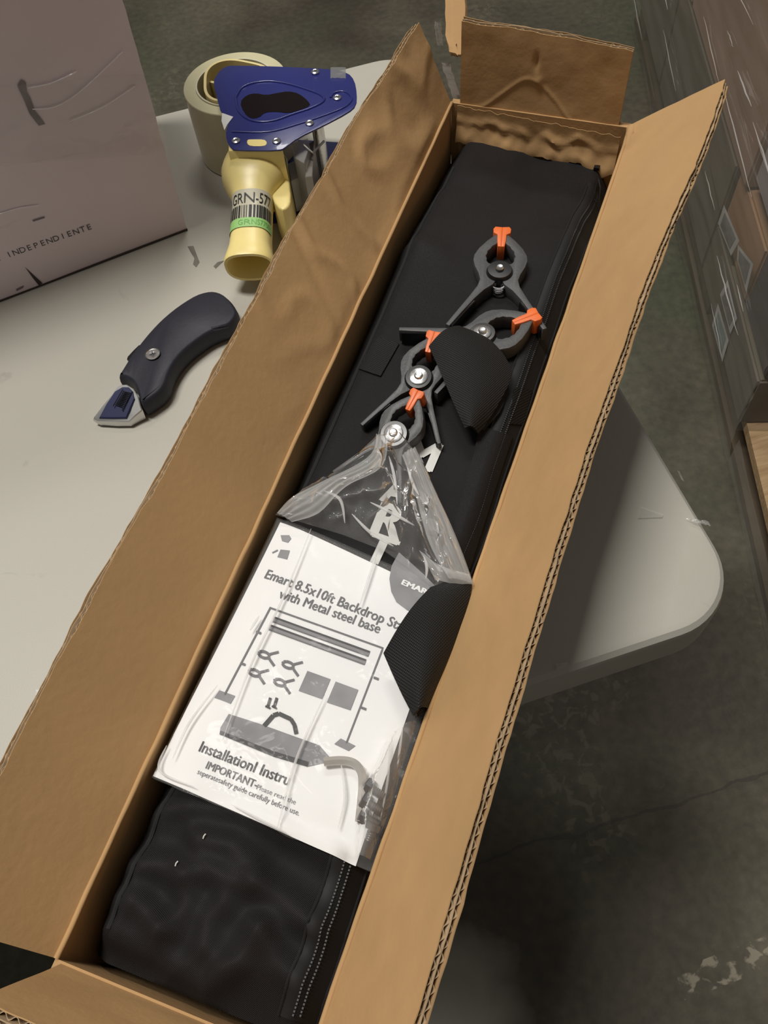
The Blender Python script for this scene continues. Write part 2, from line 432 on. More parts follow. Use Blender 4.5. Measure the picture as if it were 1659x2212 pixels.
for lx in (-1.25, -.02):
    for ly in (.25, .835):
        m = MB(); m.tube([(lx, ly, .0), (lx, ly, TABLE-.02)], .014, 12); m.build('leg', LEGM, tb, 40)
    m = MB(); m.tube([(lx, .25, .12), (lx, .835, .12)], .010, 10); m.build('crossbar', LEGM, tb, 40); m = MB(); m.tube([(lx, .25, TABLE-.03), (lx, .835, TABLE-.03)], .012, 10); m.build('crossbar', LEGM, tb, 40)

# ================================================================== LONG CARTON
WALL_T = .0066
def vr(u): return .140 + .022*max(0, min(1, u/.70))     # inner face of right wall
carton = thing('long_carton', 'long brown corrugated carton with its four flaps open, holding a black bag', 'carton', L(.36, .075, 0))
def quad_wall(name, A, B, h0, h1, nrm):
    """wall from local A(u,v) to B(u,v), thickness outward along nrm"""
    m = MB(); k = 24
    for i in range(k):
        a = (A[0]+(B[0]-A[0])*i/k, A[1]+(B[1]-A[1])*i/k); b2 = (A[0]+(B[0]-A[0])*(i+1)/k, A[1]+(B[1]-A[1])*(i+1)/k)
        p0, p1 = L(*a, h0), L(*b2, h0); nn = (BU*nrm[0]+BV*nrm[1])*WALL_T
        if i == 0: vs0 = len(m.v)
    # grid with slight dents
    vs, fs = [], []
    R_ = 6
    nn = (BU*nrm[0]+BV*nrm[1])
    for side in (0, 1):
        for i in range(k+1):
            for j in range(R_+1):
                u_ = A[0]+(B[0]-A[0])*i/k; v_ = A[1]+(B[1]-A[1])*i/k; h_ = h0+(h1-h0)*j/R_
                d = .0012*nz(u_*14, v_*14, h_*20)*math.sin(math.pi*j/R_)
                vs.append(L(u_, v_, h_) + nn*(side*WALL_T + d))
    N1 = (k+1)*(R_+1)
    fs += grid_faces(k+1, R_+1); fs += [tuple(reversed([q+N1 for q in f])) for f in grid_faces(k+1, R_+1)]
    rim = [i*(R_+1) for i in range(k+1)] + [k*(R_+1)+j for j in range(1, R_+1)] + [i*(R_+1)+R_ for i in range(k-1, -1, -1)] + [j for j in range(R_-1, 0, -1)]
    for i in range(len(rim)):
        a, b2 = rim[i], rim[(i+1) % len(rim)]; fs.append((b2, a, a+N1, b2+N1))
    return autosmooth(mk(name, vs, fs, KRAFT, carton), 60)
BL = BLEN
quad_wall('side_wall', (0, 0), (BL, 0), .002, .1, (0, -1))
quad_wall('side_wall', (BL, vr(BL)), (0, vr(0)), .002, .1, (0, 1))
quad_wall('end_wall', (BL, 0), (BL, vr(BL)), .002, .1, (1, 0))
quad_wall('end_wall', (0, vr(0)), (0, 0), .002, .1, (-1, 0))
m = MB(); m.box(L(-.006, -.006, 0), BU*(BL+.012), BV*(vr(0)+.012), UP*.0019); m.build('base_panel', KRAFT_D, carton)

def flap(name, crease, outdir, innrm, tmax, smax, dent, seed, label=None):
    """double-wall board hinged on crease(s); outdir(s) away from the hinge, innrm(s) towards the inside"""
    NS, NT = (int(smax/.0035)+1, 22) if smax > .3 else (int(smax/.0015)+1, 50)
    def P(s, t, k):   # s in metres along the crease, t 0..1 to the outer edge
        tm = tmax(s)*t
        return crease(s) + outdir(s)*tm + innrm(s)*(k + dent(s, t))
    root = None
    layers = [(0.0, 'inner_liner', KRAFT), (-.0032, 'middle_liner', FLUTE), (-.0064, 'outer_liner', KRAFT_D)]
    def jag(s, q): return 1 + (.0010*nz(s*90, q*7.1, seed) + .0012*nz(s*22, q*3.3, seed+5))/.075
    objs = []
    for li, (k, nm, mt) in enumerate(layers):
        vs = []; fs = []
        for side in (0, 1):
            for i in range(NS):
                s = smax*i/(NS-1)
                for j in range(NT):
                    t = j/(NT-1); tt = t*(jag(s, li) if t > .9 else 1)
                    vs.append(P(s, tt, k - side*.0006))
        K = NS*NT; g = grid_faces(NS, NT)
        fs = g + [tuple(reversed([q+K for q in f])) for f in g]
        rim = [i*NT for i in range(NS)] + [(NS-1)*NT+j for j in range(1, NT)] + [i*NT+NT-1 for i in range(NS-2, -1, -1)] + [j for j in range(NT-2, 0, -1)]
        for i in range(len(rim)):
            a, b2 = rim[i], rim[(i+1) % len(rim)]; fs.append((b2, a, a+K, b2+K))
        if root is None:
            root = mk(name, vs, fs, mt, carton); autosmooth(root, 50)
            if label: root['label'] = label
        else: autosmooth(mk(nm, vs, fs, mt, root), 50)
    for li, k0 in ((0, -.0005), (1, -.0037)):
        vs = []; pitch = .0062; per = 8; n_ = int(smax/pitch*per); rows = [j/21 for j in range(22)]
        ph = random.random()*6
        for i in range(n_+1):
            s = smax*i/n_; wv = math.sin(2*math.pi*s/pitch + ph + .8*nz(s*25, seed, li))
            for t in rows:
                tt = t*(jag(s, li+10)*.985 if t >= 1 else 1)
                vs.append((s, tt, k0 - .00135 + .00115*wv))
        nr = len(rows); g = grid_faces(n_+1, nr); K = len(vs)
        allv = [P(a, b2, c + .00026) for a, b2, c in vs] + [P(a, b2, c - .00026) for a, b2, c in vs]
        fs = g + [tuple(reversed([q+K for q in f])) for f in g]
        fs += [(i*nr+nr-1, (i+1)*nr+nr-1, (i+1)*nr+nr-1+K, i*nr+nr-1+K) for i in range(n_)]
        autosmooth(mk('fluting', allv, fs, FLUTE, root), 60)
    return root
# left flap
def th_left(s): return math.radians(36 - 12*sstep(.55, .73, s))
flap('side_flap', lambda s: L(s, -.0005 + .0015*nz(s*9, 1), .1 + .001*nz(s*12, 4)),
     lambda s: (BV*-math.sin(th_left(s)) + UP*math.cos(th_left(s))),
     lambda s: (BV*math.cos(th_left(s)) + UP*math.sin(th_left(s))),
     lambda s: .0745 + .0012*nz(s*10, 2), BL,
     lambda s, t: sstep(0, .15, t)*(.0020*nz(s*12, t*.9, 1) + .0024*max(0, 1-abs(nz(s*19, t*1.5, 7))*4.5)*sstep(.30, .55, s)
                   + .0007*nz(s*45, t*3.4, 9)*sstep(.35, .7, s)) - .0018*max(0, 1-abs(s-.435-.04*t)/.008)*t, 1.0,
     'left long flap, in shade, with crumples at its far end')
def th_right(s):
    return math.radians(35 + 2*sstep(.2, .4, s) + 15*sstep(.35, .74, s))
flap('side_flap', lambda s: L(s, vr(s) + .001*nz(s*9, 11), .1),
     lambda s: (BV*math.sin(th_right(s)) + UP*math.cos(th_right(s))),
     lambda s: (BV*-math.cos(th_right(s)) + UP*math.sin(th_right(s))),
     lambda s: .0745 + .009*sstep(.5, .74, s) + .0012*nz(s*10, 22), BL + .004,
     lambda s, t: .0013*nz(s*8, t*1.4, 21)*sstep(0, .2, t) + .0005*nz(s*60, t*5, 23) - .0012*math.exp(-((s-BL+.010)/.0022)**2) - .0007*math.exp(-((s-BL+.018)/.002)**2) - .0005*math.exp(-((s-.60-.02*t)/.0012)**2), 2.0,
     'right long flap, brightly lit, with raw fluted edge')
def th_far(v): return math.radians(1 + 2*math.sin(v*20))
flap('end_flap', lambda s: L(BL + .001, .008 + s, .098 - .008*s/.15),
     lambda s: (BU*math.sin(th_far(s)) + UP*math.cos(th_far(s))),
     lambda s: (BU*-math.cos(th_far(s)) + UP*math.sin(th_far(s))),
     lambda s: .0755 + .0015*nz(s*30, 31), .144,
     lambda s, t: (sstep(0, .12, t)*(.0011*nz(s*22, t*1.7, 31) + .0005*nz(s*60, t*4, 33))
                   + .0008*math.exp(-((t*.0755-(.036*math.exp(-((s-.063)/.028)**2)+.007*nz(s*40, 77)))/.0020)**2)*sstep(.060, .035, abs(s-.063))
                   - .0022*math.exp(-((s-.066)/.0022)**2 - ((t-.68)/.09)**2) + .0012*math.exp(-((s-.070)/.0035)**2 - ((t-.48)/.05)**2)), 3.0,
     'far end flap standing upright, dented in the middle')
def th_near(v): return math.radians(13)
flap('end_flap', lambda s: L(-.001, .004 + s, .099),
     lambda s: (BU*-math.sin(th_near(s)) + UP*math.cos(th_near(s))),
     lambda s: (BU*math.cos(th_near(s)) + UP*math.sin(th_near(s))),
     lambda s: .073 + .001*nz(s*30, 41), .130,
     lambda s, t: .0012*nz(s*20, t*2, 41)*sstep(0, .2, t), 4.0, 'near end flap at the bottom corner of the picture')
for vf in (lambda u_: .0004, lambda u_: vr(u_) - .0004):
    m = MB(); m.tube([L(BL*i/90, vf(BL*i/90) + .0006*nz(i*.3, 5), .1 + .0006*nz(i*.21, 8)) for i in range(91)], .0016, 8); m.build('fold_ridge', KRAFT, carton, 60)
# crumpled inner ply of the far end wall
sheet('crumpled_ply', lambda s, t: L(BL - .0015 - .010*sstep(.35, 1, t)*(.6+.6*nz(s*5, 2)) - .003*math.exp(-((t-.4-.25*nz(s*7, 3))/.10)**2)*(.6+nz(s*9, 6)) + .0014*nz(s*18, t*3, 12)*t, .006 + s*(vr(BL)-.012),
      .099 - .008*s - (.034 + .010*nz(s*6, 9))*t + .0025*nz(s*22, t*4, 5)), 60, 14, KRAFT, carton, .0006)
# torn tab behind the far-left corner
sheet('torn_tab', lambda s, t: hit(962 + 43*t + 4*nz(s*5, 3) + (8*sstep(.8, 1, s) if t < .5 else -10*sstep(.85, 1, s)), -60 + 178*s + 6*nz(t*6, 1), L(BL+.012, .01, .135), UP*.80 - BU*.5 - BV*.33)
      + UP*(.003*sstep(.35, .0, t)), 16, 10, KRAFT, carton, .004)
# torn white paper ply and silvery tape at that corner
sheet('torn_paper', lambda s, t: hit(962 + 24*s + (10 if t > .5 else -8) + 3*nz(s*7, t), 135 + 75*s + 4*t, L(BL+.012, 0, 0), BU), 10, 4, PRINT_W, carton, .0004)
TAPE = film('packing_tape', (.9, .9, .88), .30, .35, .15, bump=.2, bscale=40)
sheet('tape_remnant', lambda s, t: hit(938 + 14*t + 6*s, 48 + 50*s, L(BL+.02, 0, 0), BU) + BU*(.004*nz(s*9, t*9)), 12, 8, TAPE, carton)
# wall-top ridge roll on the right crease at the far end
m = MB(); m.tube([L(BL-.03*i/8 + .003, vr(BL)+.002+.001*nz(i), .1 + .002*nz(i*1.3)) for i in range(9)], [.003, .005, .0045, .004, .004, .0035, .003, .0025, .0015], 8); m.build('torn_corner', KRAFT, carton, 50)

# ================================================================== BLACK CARRY BAG
RIDGES = [[uv(x, y, .088) for x, y in r] for r in (
    [(335, 1752), (420, 1742), (520, 1752), (600, 1785), (720, 1850)], [(440, 1812), (500, 1826), (545, 1862), (560, 1900), (610, 1935), (690, 2000)],
    [(275, 1862), (380, 1868), (480, 1888), (552, 1908)], [(398, 1905), (405, 1950), (380, 2000), (352, 2010)], [(482, 1955), (450, 1985), (440, 2040)],
    [(215, 2010), (330, 2060), (440, 2132), (520, 2080), (565, 2010)], [(565, 2010), (600, 2075), (650, 2115)], [(240, 1935), (300, 1950), (350, 2000)])]
def ridge_h(u, v):
    h = 0.0
    for k, r in enumerate(RIDGES):
        d2 = 9.0
        for a, b in zip(r[:-1], r[1:]):
            dx, dy = b[0]-a[0], b[1]-a[1]; t = max(0, min(1, ((u-a[0])*dx+(v-a[1])*dy)/(dx*dx+dy*dy)))
            d2 = min(d2, (u-a[0]-t*dx)**2 + (v-a[1]-t*dy)**2)
        h += .0068*math.exp(-d2/.0078**2) * (1.1 if k % 2 else .9)
    return h
def zb(u, v):
    w_ = vr(u); x = v/w_
    z = .088
    z -= .022*(1 - sstep(0, .16, x))**1.5
    z -= .026*sstep(.86, 1.0, x)
    z -= .030*sstep(.56, .72, u) * (.6+.4*x)
    z -= .016*(1 - sstep(-.005, .03, u))
    # long soft dents over the contents
    z += .0034*nz(u*9, v*16, .3) + .0014*nz(u*30, v*30, 2.2)
    f = 1 - sstep(.085, .15, u)
    # folds of the slack near end
    r1 = 1 - abs(nz(u*19 + v*9, v*14 - u*5, 6.1))*2.6
    r2 = 1 - abs(nz(u*26 - v*10, v*17 + u*8, 9.4))*2.6
    z += f*(.0025*max(0, r1)**1.6 + .0020*max(0, r2)**1.8 - .004)
    if u < .14: z += ridge_h(u, v)*(1 - sstep(.10, .14, u))*sstep(.95, .82, x)
    g = sstep(.50, .62, u)
    z += g*.006*math.exp(-((u-.60)/.05)**2 - ((v-.095)/.045)**2) - g*.003*max(0, 1-abs(nz(u*14, v*12, 4))*3)
    z += .003*math.exp(-((u-.555+.3*(v-.03))/.012)**2)*sstep(.06, .02, v)
    return z
carry = thing('carry_bag', 'long black nylon carry bag lying inside the open carton', 'bag', L(.36, .075, .002))
NU, NV = 300, 70
vs = []; fs = []
for i in range(NU):
    u_ = .004 + (BL-.010)*i/(NU-1)
    for j in range(NV):
        v_ = .0035 + (vr(u_)-.007)*j/(NV-1); vs.append(L(u_, v_, zb(u_, v_)))
fs = grid_faces(NU, NV); K = len(vs)
rim = [i*NV for i in range(NU)] + [(NU-1)*NV+j for j in range(1, NV)] + [i*NV+NV-1 for i in range(NU-2, -1, -1)] + [j for j in range(NV-2, 0, -1)]
for q in rim: p = vs[q]; vs.append(Vector((p.x, p.y, TABLE+.004)))
R_ = len(rim)
for i in range(R_): fs.append((rim[(i+1) % R_], rim[i], K+i, K+(i+1) % R_))
fs.append(tuple(K+i for i in range(R_)))
o = mk('bag_body', vs, fs, NYLON, carry); autosmooth(o, 55)
def onbag(px, py, lift=0.0):
    u_, v_ = uv(px, py, .085)
    for _ in range(4):
        h = zb(u_, v_) + lift; u_, v_ = uv(px, py, h)
    return L(u_, v_, h)
def bagpt(u_, v_, lift=0.0): return L(u_, v_, zb(u_, v_) + lift)
# zipper along the right side: tape, teeth, slider
ZV = lambda u_: vr(u_) - .0165 + .002*nz(u_*14, 5)
sheet('zipper_tape', lambda s, t: bagpt(.012+.685*s, ZV(.012+.685*s) + (t-.5)*.018, .0012), 160, 7, NYLON_S, carry)
m = MB(); k = 0
u_ = .014
while u_ < .69:
    for sd in (-1, 1):
        p = bagpt(u_ + (.0008 if sd > 0 else 0), ZV(u_) + sd*.0012, .0018)
        m.box(p, BU*.0010, BV*(.0009*sd), UP*.0007)
    u_ += .0018
TEETH = mat('zipper_teeth_nylon', (.009, .009, .0095), .5); zt = m.build('zipper_teeth', TEETH, carry); zt['kind'] = 'stuff'
for sd in (-1, 1):
    m = MB(); m.tube([bagpt(.012+.68*i/120, ZV(.012+.68*i/120) + sd*.009, .0014) for i in range(121)], .0008, 5); m.build('seam_piping', NYLON_S, carry, 50)
m = MB(); m.tube([bagpt(.02+.66*i/120, .0155 + .0015*nz(i*.07, 8), .0008) for i in range(121)], .0013, 6); m.build('seam_piping', NYLON_S, carry, 50)
sl = onbag(1288, 365, .003)
m = MB(); m.box(sl - BV*.0025 - UP*.002, BU*.008, BV*.005, UP*.003); zs = m.build('zipper_slider', CLAMP_B, carry)
m = MB(); a_, b_ = onbag(1293, 385, .006), onbag(1289, 432, .005)
m.tube([a_, a_.lerp(b_, .4)+BV*.0022, b_+BV*.0025, b_+BV*.001-BU*.003, b_-BV*.0025, a_.lerp(b_, .4)-BV*.002, a_], .0007, 6)
m.build('pull_ring', CLAMP_B, zs, 50)
# webbing patches and sewn panel
def patch(name, pa, pb, matr, lift=.0015, thick=.0014, n=20, m_=14, label=None):
    a = resample([Vector((*p, 0)) for p in pa], n); b = resample([Vector((*p, 0)) for p in pb], n)
    def fn(s, t):
        i = int(round(s*(n-1))); q = a[i].lerp(b[i], t); return onbag(q.x, q.y, lift)
    o = sheet(name, fn, n, m_, matr, carry, thick)
    if label: o['label'] = label
    return o
patch('webbing_patch', [(815, 728), (772, 795)], [(862, 742), (822, 812)], WEB, .0016)
patch('webbing_patch', [(1112, 838), (1098, 915)], [(1150, 842), (1132, 918)], WEB, .0026)
patch('sewn_panel', [(1036, 918), (1022, 985), (985, 1120), (965, 1200)], [(1108, 942), (1085, 1010), (1050, 1120), (1015, 1230)], NYLON, .0035, .0016, 24, 12, 'plain stitched panel beside the zipper')
# carrying straps: folded webbing loops
def strap(name, pa, ha, pb, hb, bulge, label, wscale=1):
    n = 22
    A = [at(p[0], p[1], TABLE+h) for p, h in zip(pa, ha)]; B = [at(p[0], p[1], TABLE+h) for p, h in zip(pb, hb)]
    A = resample(catmull(A), n); B = resample(catmull(B), n)
    def fn(s, t):
        i = int(round(s*(n-1))); p = A[i].lerp(B[i], t)
        return p + UP*(bulge*math.sin(math.pi*min(1, t*1.0)))
    o = sheet(name, fn, n, 18, WEB, carry, .0018); o['label'] = label
    return o
strap('carrying_strap', [(926, 748), (950, 800), (975, 860), (1004, 925)], [.112, .112, .110, .106],
      [(992, 703), (1060, 735), (1104, 800), (1078, 870), (1034, 938)], [.108, .108, .102, .100, .098], .006, 'upper webbing strap folded over the clamps')
strap('carrying_strap', [(940, 755), (962, 805), (985, 860), (1012, 922)], [.106, .106, .105, .102],
      [(1050, 790), (1090, 830), (1085, 880), (1046, 930)], [.094, .094, .094, .094], .001, 'under layer of the upper strap')
strap('carrying_strap', [(828, 1411), (845, 1450), (868, 1500), (892, 1546)], [.112, .112, .111, .110],
      [(930, 1268), (1018, 1250), (985, 1380), (925, 1530)], [.108, .104, .102, .101], .008, 'lower webbing strap folded over the instruction sheet')
strap('carrying_strap', [(868, 1430), (880, 1470), (892, 1510), (902, 1550)], [.107, .107, .106, .106],
      [(965, 1330), (960, 1400), (945, 1460), (922, 1535)], [.098, .098, .098, .098], .001, 'under layer of the lower strap')
# printed letters down the bag
def flat_text(name, s, p0, p1, mt, parent, surf, bold=0.0, ratio=1.0):
    """letters on a surface: p0, p1 pixels of the baseline ends"""
    a, b = Vector(p0), Vector(p1); d = b - a
    P0, P1 = surf(*p0), surf(*p1); X = P1 - P0; wlen = X.length; Xn = X.normalized(); Yn = UP.cross(Xn)
    def fr(x, y):
        q = P0 + Xn*(x*wlen) + Yn*(y*wlen*ratio)
        loc_ = q - BO; u__, v__ = loc_.dot(BU), loc_.dot(BV)
        return surf.__uv__(u__, v__) if hasattr(surf, '__uv__') else q
    return text_on(name, s, fr, mt, parent, bold)
def bag_surf(px, py): return onbag(px, py, .0009)
bag_surf.__uv__ = lambda u__, v__: bagpt(u__, v__, .0012)
for ch, p0, p1, rt in (('M', (866, 1000), (934, 1020), 1.05), ('A', (818, 1080), (882, 1094), 1.0), ('R', (798, 1148), (862, 1168), 1.05), ('T', (776, 1206), (840, 1228), 1.0)):
    o = flat_text('printed_letter', ch, p0, p1, PRINT_W, carry, bag_surf, .045, rt)

# ================================================================== SPRING CLAMPS
def clamp_arm_poly():
    o = [(.0012, .0440), (.0055, .0405), (.0105, .0345), (.0160, .0260), (.0190, .0185), (.0195, .0130), (.0180, .0060), (.0150, -.0015), (.0135, -.0080), (.0150, -.0150), (.0205, -.0270), (.0275, -.0410), (.0345, -.0555)]
    i = [(.0318, -.0570), (.0240, -.0425), (.0160, -.0280), (.0100, -.0190), (.0040, -.0130), (.0010, -.0060), (.0010, .0060), (.0050, .0085)]
    t = []
    for k in range(9):
        f = k/8; x = .0082 + .0026*math.sin(f*math.pi) - .0045*f*f; y = .0095 + .0215*f
        t.append((x + (.0007 if k % 2 else 0), y))
    return o + i + t + [(.0022, .0335), (.0008, .0385)]
ARM = clamp_arm_poly()
def clamp(label, piv, tip, hp, ht, dark=False, scale=1.0, roll=0.0, seam=0):
    """piv, tip in pixels with the heights of the clamp's mid plane there"""
    P = at(piv[0], piv[1], TABLE+hp+.006); Tp = at(tip[0], tip[1], TABLE+ht+.006)
    Yd = (Tp - P).normalized(); k = (Tp - P).length/.047*scale
    Xd = Yd.cross(UP).normalized(); Zd = Xd.cross(Yd).normalized()
    c, s_ = math.cos(roll), math.sin(roll); Xd, Zd = Xd*c + Zd*s_, Zd*c - Xd*s_
    P = P - Zd*.006
    fr = lambda x, y, h: P + Xd*(x*k*1.08) + Yd*(y*k) + Zd*h
    root = thing('spring_clamp', label, 'clamp', P - Zd*.007, 'spring clamps on the bag')
    for sg in (1, -1):
        m = MB(); poly = [(x*sg, y) for x, y in ARM]
        m.prism(poly, fr, -.0062, .0062, .0005, 2); arm = m.build('jaw_arm', CLAMP, root, 40)
        # ribbed inner web of the handle
        m = MB(); hp_ = [(.0205*sg, -.0300), (.0290*sg, -.0460), (.0322*sg, -.0545), (.0300*sg, -.0560), (.0215*sg, -.0400), (.0150*sg, -.0290)]
        m.prism(hp_, fr, -.0085, .0050, .0008, 1); m.build('handle_web', CLAMP_B, arm, 40)
        # swivelling orange pad
        m = MB(); m.prism([(0, .0490), (.0052*sg, .0495), (.0066*sg, .0470), (.0062*sg, .0425), (.0034*sg, .0405), (.0032*sg, .0330), (.0024*sg, .0270), (0, .0268)], fr, -.0070, .0074, .0005, 2)
        m.build('orange_pad', ORANGE, root, 40)
    m = MB(); m.lathe(fr(0, 0, 0), Zd, [(.0098, -.0078), (.0104, -.006), (.0104, .0070), (.0092, .0092), (.0050, .0094)], 28); hub = m.build('pivot_hub', CLAMP_B, root, 35)
    if not dark:
        m = MB(); m.lathe(fr(0, 0, 0), Zd, [(.0068, .0092), (.0068, .0099), (.0060, .0103)], 24); m.build('washer', STEEL, hub, 35)
    m = MB(); m.lathe(fr(0, 0, 0), Zd, [(.0031, .0092), (.0031, .0110), (.0024, .0119), (.0010, .0116)], 16); m.build('rivet', STEEL, hub, 35)
    # coil spring between the handles
    m = MB(); pts = []
    for i in range(0, 90):
        q = i*2*math.pi/18; pts.append(fr(math.cos(q)*.0042, -.0125 + math.sin(q)*.0032, -.004 + .0085*i/90))
    m.tube(pts, .0006, 6); m.build('coil_spring', STEEL_D, root, 50)
    return root
clamp('black clamp with orange tips, highest on the bag, pointing to the far end', (1079, 588), (1085, 497), .094, .094, dark=True)
clamp('black clamp half under the upper strap, orange tips pointing right', (1042, 724), (1158, 680), .097, .098)
clamp('black clamp left of the upper strap with a bright steel pivot', (905, 818), (938, 722), .099, .106)
clamp('lowest black clamp, its pivot caught inside the mouth of the clear plastic bag', (852, 940), (902, 848), .099, .108)

# ================================================================== INSTRUCTION SHEET in clear zip bag
def zp(u_, v_):     # height of the sheet over the table
    b_ = .0945 + .0012*math.sin(v_*30+.4) + .0015*nz(u_*8, v_*8, 7.7)
    b_ -= .004*(1 - sstep(.0, .03, v_)); b_ -= .006*(1 - sstep(.085, .115, u_))*sstep(.02, .1, v_)*.6
    return max(b_, zb(u_, v_) + .0036)
def onpaper(px, py, lift=0.0):
    u_, v_ = uv(px, py, .095)
    for _ in range(4): u_, v_ = uv(px, py, zp(u_, v_)+lift)
    return L(u_, v_, zp(u_, v_)+lift)
def paper_surf(px, py): return onpaper(px, py, .0005)
paper_surf.__uv__ = lambda u__, v__: L(u__, v__, zp(u__, v__)+.0005)
PC = [uv(*p, .095) for p in ((604, 1124), (326, 1673), (766, 1868), (968, 1292))]   # TL BL BR TR
def paper_pt(s, t, lift=0.0):
    a = [PC[0][i]*(1-s) + PC[1][i]*s for i in (0, 1)]; b = [PC[3][i]*(1-s) + PC[2][i]*s for i in (0, 1)]
    u_ = a[0]*(1-t) + b[0]*t - .006*math.sin(math.pi*t)*s*0; v_ = a[1]*(1-t) + b[1]*t
    return L(u_, v_, zp(u_, v_)+lift)
sheet_root = thing('instruction_sheet', 'white printed instruction sheet with drawings of stand parts, inside the clear bag', 'instructions', paper_pt(.5, .5, -.002))
sheet('page', lambda s, t: paper_pt(s, t), 50, 40, PAPER, sheet_root, .0006)
def ptext(s, p0, p1, mt=INK, bold=.02, ratio=1.0): return flat_text('printed_line', s, p0, p1, mt, sheet_root, paper_surf, bold, ratio)
ptext('Emart 8.5x10ft Backdrop Stand', (570, 1248), (893, 1373), INK, .022, 1.12)
ptext('with Metal steel base', (600, 1290), (818, 1368), INK, .022, 1.12)
ptext('InstallationI Instru', (428, 1622), (622, 1697), INK_D, .022, 1.1)
ptext('IMPORTANT-', (443, 1659), (553, 1703), INK, .022, 1.1)
ptext('Please read the', (553, 1704), (637, 1738), INK_L, .0, 1.0)
ptext('seperatesafety guide carefully before use.', (425, 1671), (645, 1762), INK, .0, 1.1)
def pprint_poly(name, px, mt=INK, lift=.0005):
    """flat printed shape from pixel outline (fan of a subdivided ring)"""
    vs = [onpaper(*p, lift) for p in px]
    return mk(name, vs, [tuple(range(len(vs)))], mt, sheet_root)
def pline(name, pts, wpx, mt=INK):
    vs = []; fs = []
    for i in range(len(pts)-1):
        a, b = Vector(pts[i]), Vector(pts[i+1]); d = (b-a).normalized(); q = Vector((-d.y, d.x))*wpx/2
        n_ = max(1, int((b-a).length/20))
        for j in range(n_):
            c0, c1 = a.lerp(b, j/n_), a.lerp(b, (j+1)/n_); k = len(vs)
            lf = {'dark_ink': .0009, 'grey_ink': .0007}.get(mt.name, .0005); vs += [onpaper(*(c0-q), lf), onpaper(*(c1-q), lf), onpaper(*(c1+q), lf), onpaper(*(c0+q), lf)]; fs.append((k, k+1, k+2, k+3))
    return mk(name, vs, fs, mt, sheet_root)
pline('drawn_frame', [(485, 1500), (584, 1312)], 3.5, INK); pline('drawn_frame', [(582, 1312), (828, 1400)], 3.5, INK); pline('drawn_frame', [(826, 1402), (748, 1605)], 3.5, INK)
for cx, cy in ((558, 1366), (524, 1434), (812, 1465), (785, 1530)): pline('drawn_frame', [(cx-5, cy-2), (cx+6, cy+2)], 5, INK)
pprint_poly('drawn_base', [(474, 1491), (508, 1503), (498, 1520), (463, 1507)], INK_L); pprint_poly('drawn_base', [(736, 1595), (768, 1611), (753, 1622), (722, 1607)], INK_L)
for (x0, y0, x1, y1) in ((590, 1337, 798, 1412), (581, 1354, 790, 1430)):
    pline('drawn_crossbar', [(x0, y0), (x1, y1)], 12, INK_L); pline('drawn_crossbar', [(x0+2, y0-4), (x1, y1-4)], 3.5, INK_D); pline('drawn_crossbar', [(x0-2, y0+5), (x1-3, y1+5)], 2.5, INK)
def drawn_clamp(cx, cy):
    ring = [(cx + 12*math.cos(q), cy + 7*math.sin(q) + 3*math.cos(q)) for q in [i*math.pi/5 for i in range(10)]]
    pline('drawn_clamp', ring + [ring[0]], 6, INK); pline('drawn_clamp', [(cx+8, cy), (cx+32, cy-6)], 5, INK); pline('drawn_clamp', [(cx+8, cy+4), (cx+22, cy+24)], 6, INK)
for p in ((570, 1414), (622, 1436), (549, 1453), (604, 1474)): drawn_clamp(*p)
pprint_poly('drawn_plate', [(664, 1449), (714, 1467), (696, 1510), (645, 1492)], INK_L); pprint_poly('drawn_plate', [(725, 1472), (774, 1490), (757, 1534), (706, 1517)], INK_L)
for x in (580, 594): pline('drawn_screw', [(x+4, 1507), (x-2, 1526)], 6, INK_D); pline('drawn_screw', [(x-7, 1525), (x+4, 1530)], 4, INK_D)
pprint_poly('drawn_bag', [(494, 1542), (560, 1563), (690, 1610), (713, 1636), (700, 1648), (664, 1656), (590, 1632), (474, 1586), (476, 1572)], INK_L)
pprint_poly('drawn_bag', [(474, 1586), (476, 1578), (590, 1622), (668, 1646), (664, 1656), (590, 1634)], INK_D, .0008)
pline('drawn_handle', [(570, 1568), (590, 1545), (602, 1541), (628, 1553), (636, 1566), (640, 1585)], 9, INK_D)
pprint_poly('drawn_icon', [(606, 1156), (625, 1156), (629, 1163), (622, 1172), (609, 1168)], INK_L); pprint_poly('drawn_icon', [(606, 1187), (626, 1189), (620, 1208), (599, 1203)], INK_L); pline('drawn_icon', [(588, 1194), (600, 1188)], 3, INK_L)
# round grey badge cut off by the sheet edge
bc = (905, 1262); badge = []
for i in range(21):
    q = math.radians(100 + 8.2*i); badge.append((bc[0] + 66*math.cos(q), bc[1] + 66*math.sin(q)*1.05))
badge = [p for p in badge] + [(900, 1205), (968, 1294), (932, 1330)]
pprint_poly('badge', [(862, 1193), (846, 1222), (841, 1250), (845, 1278), (856, 1300), (880, 1318), (920, 1330), (966, 1292), (915, 1240)], INK_L, .0005)
o = flat_text('badge_lettering', 'EMART', (866, 1262), (934, 1291), PAPER, sheet_root, paper_surf, .05, .75)
for v_ in o.data.vertices: v_.co.z += .0004

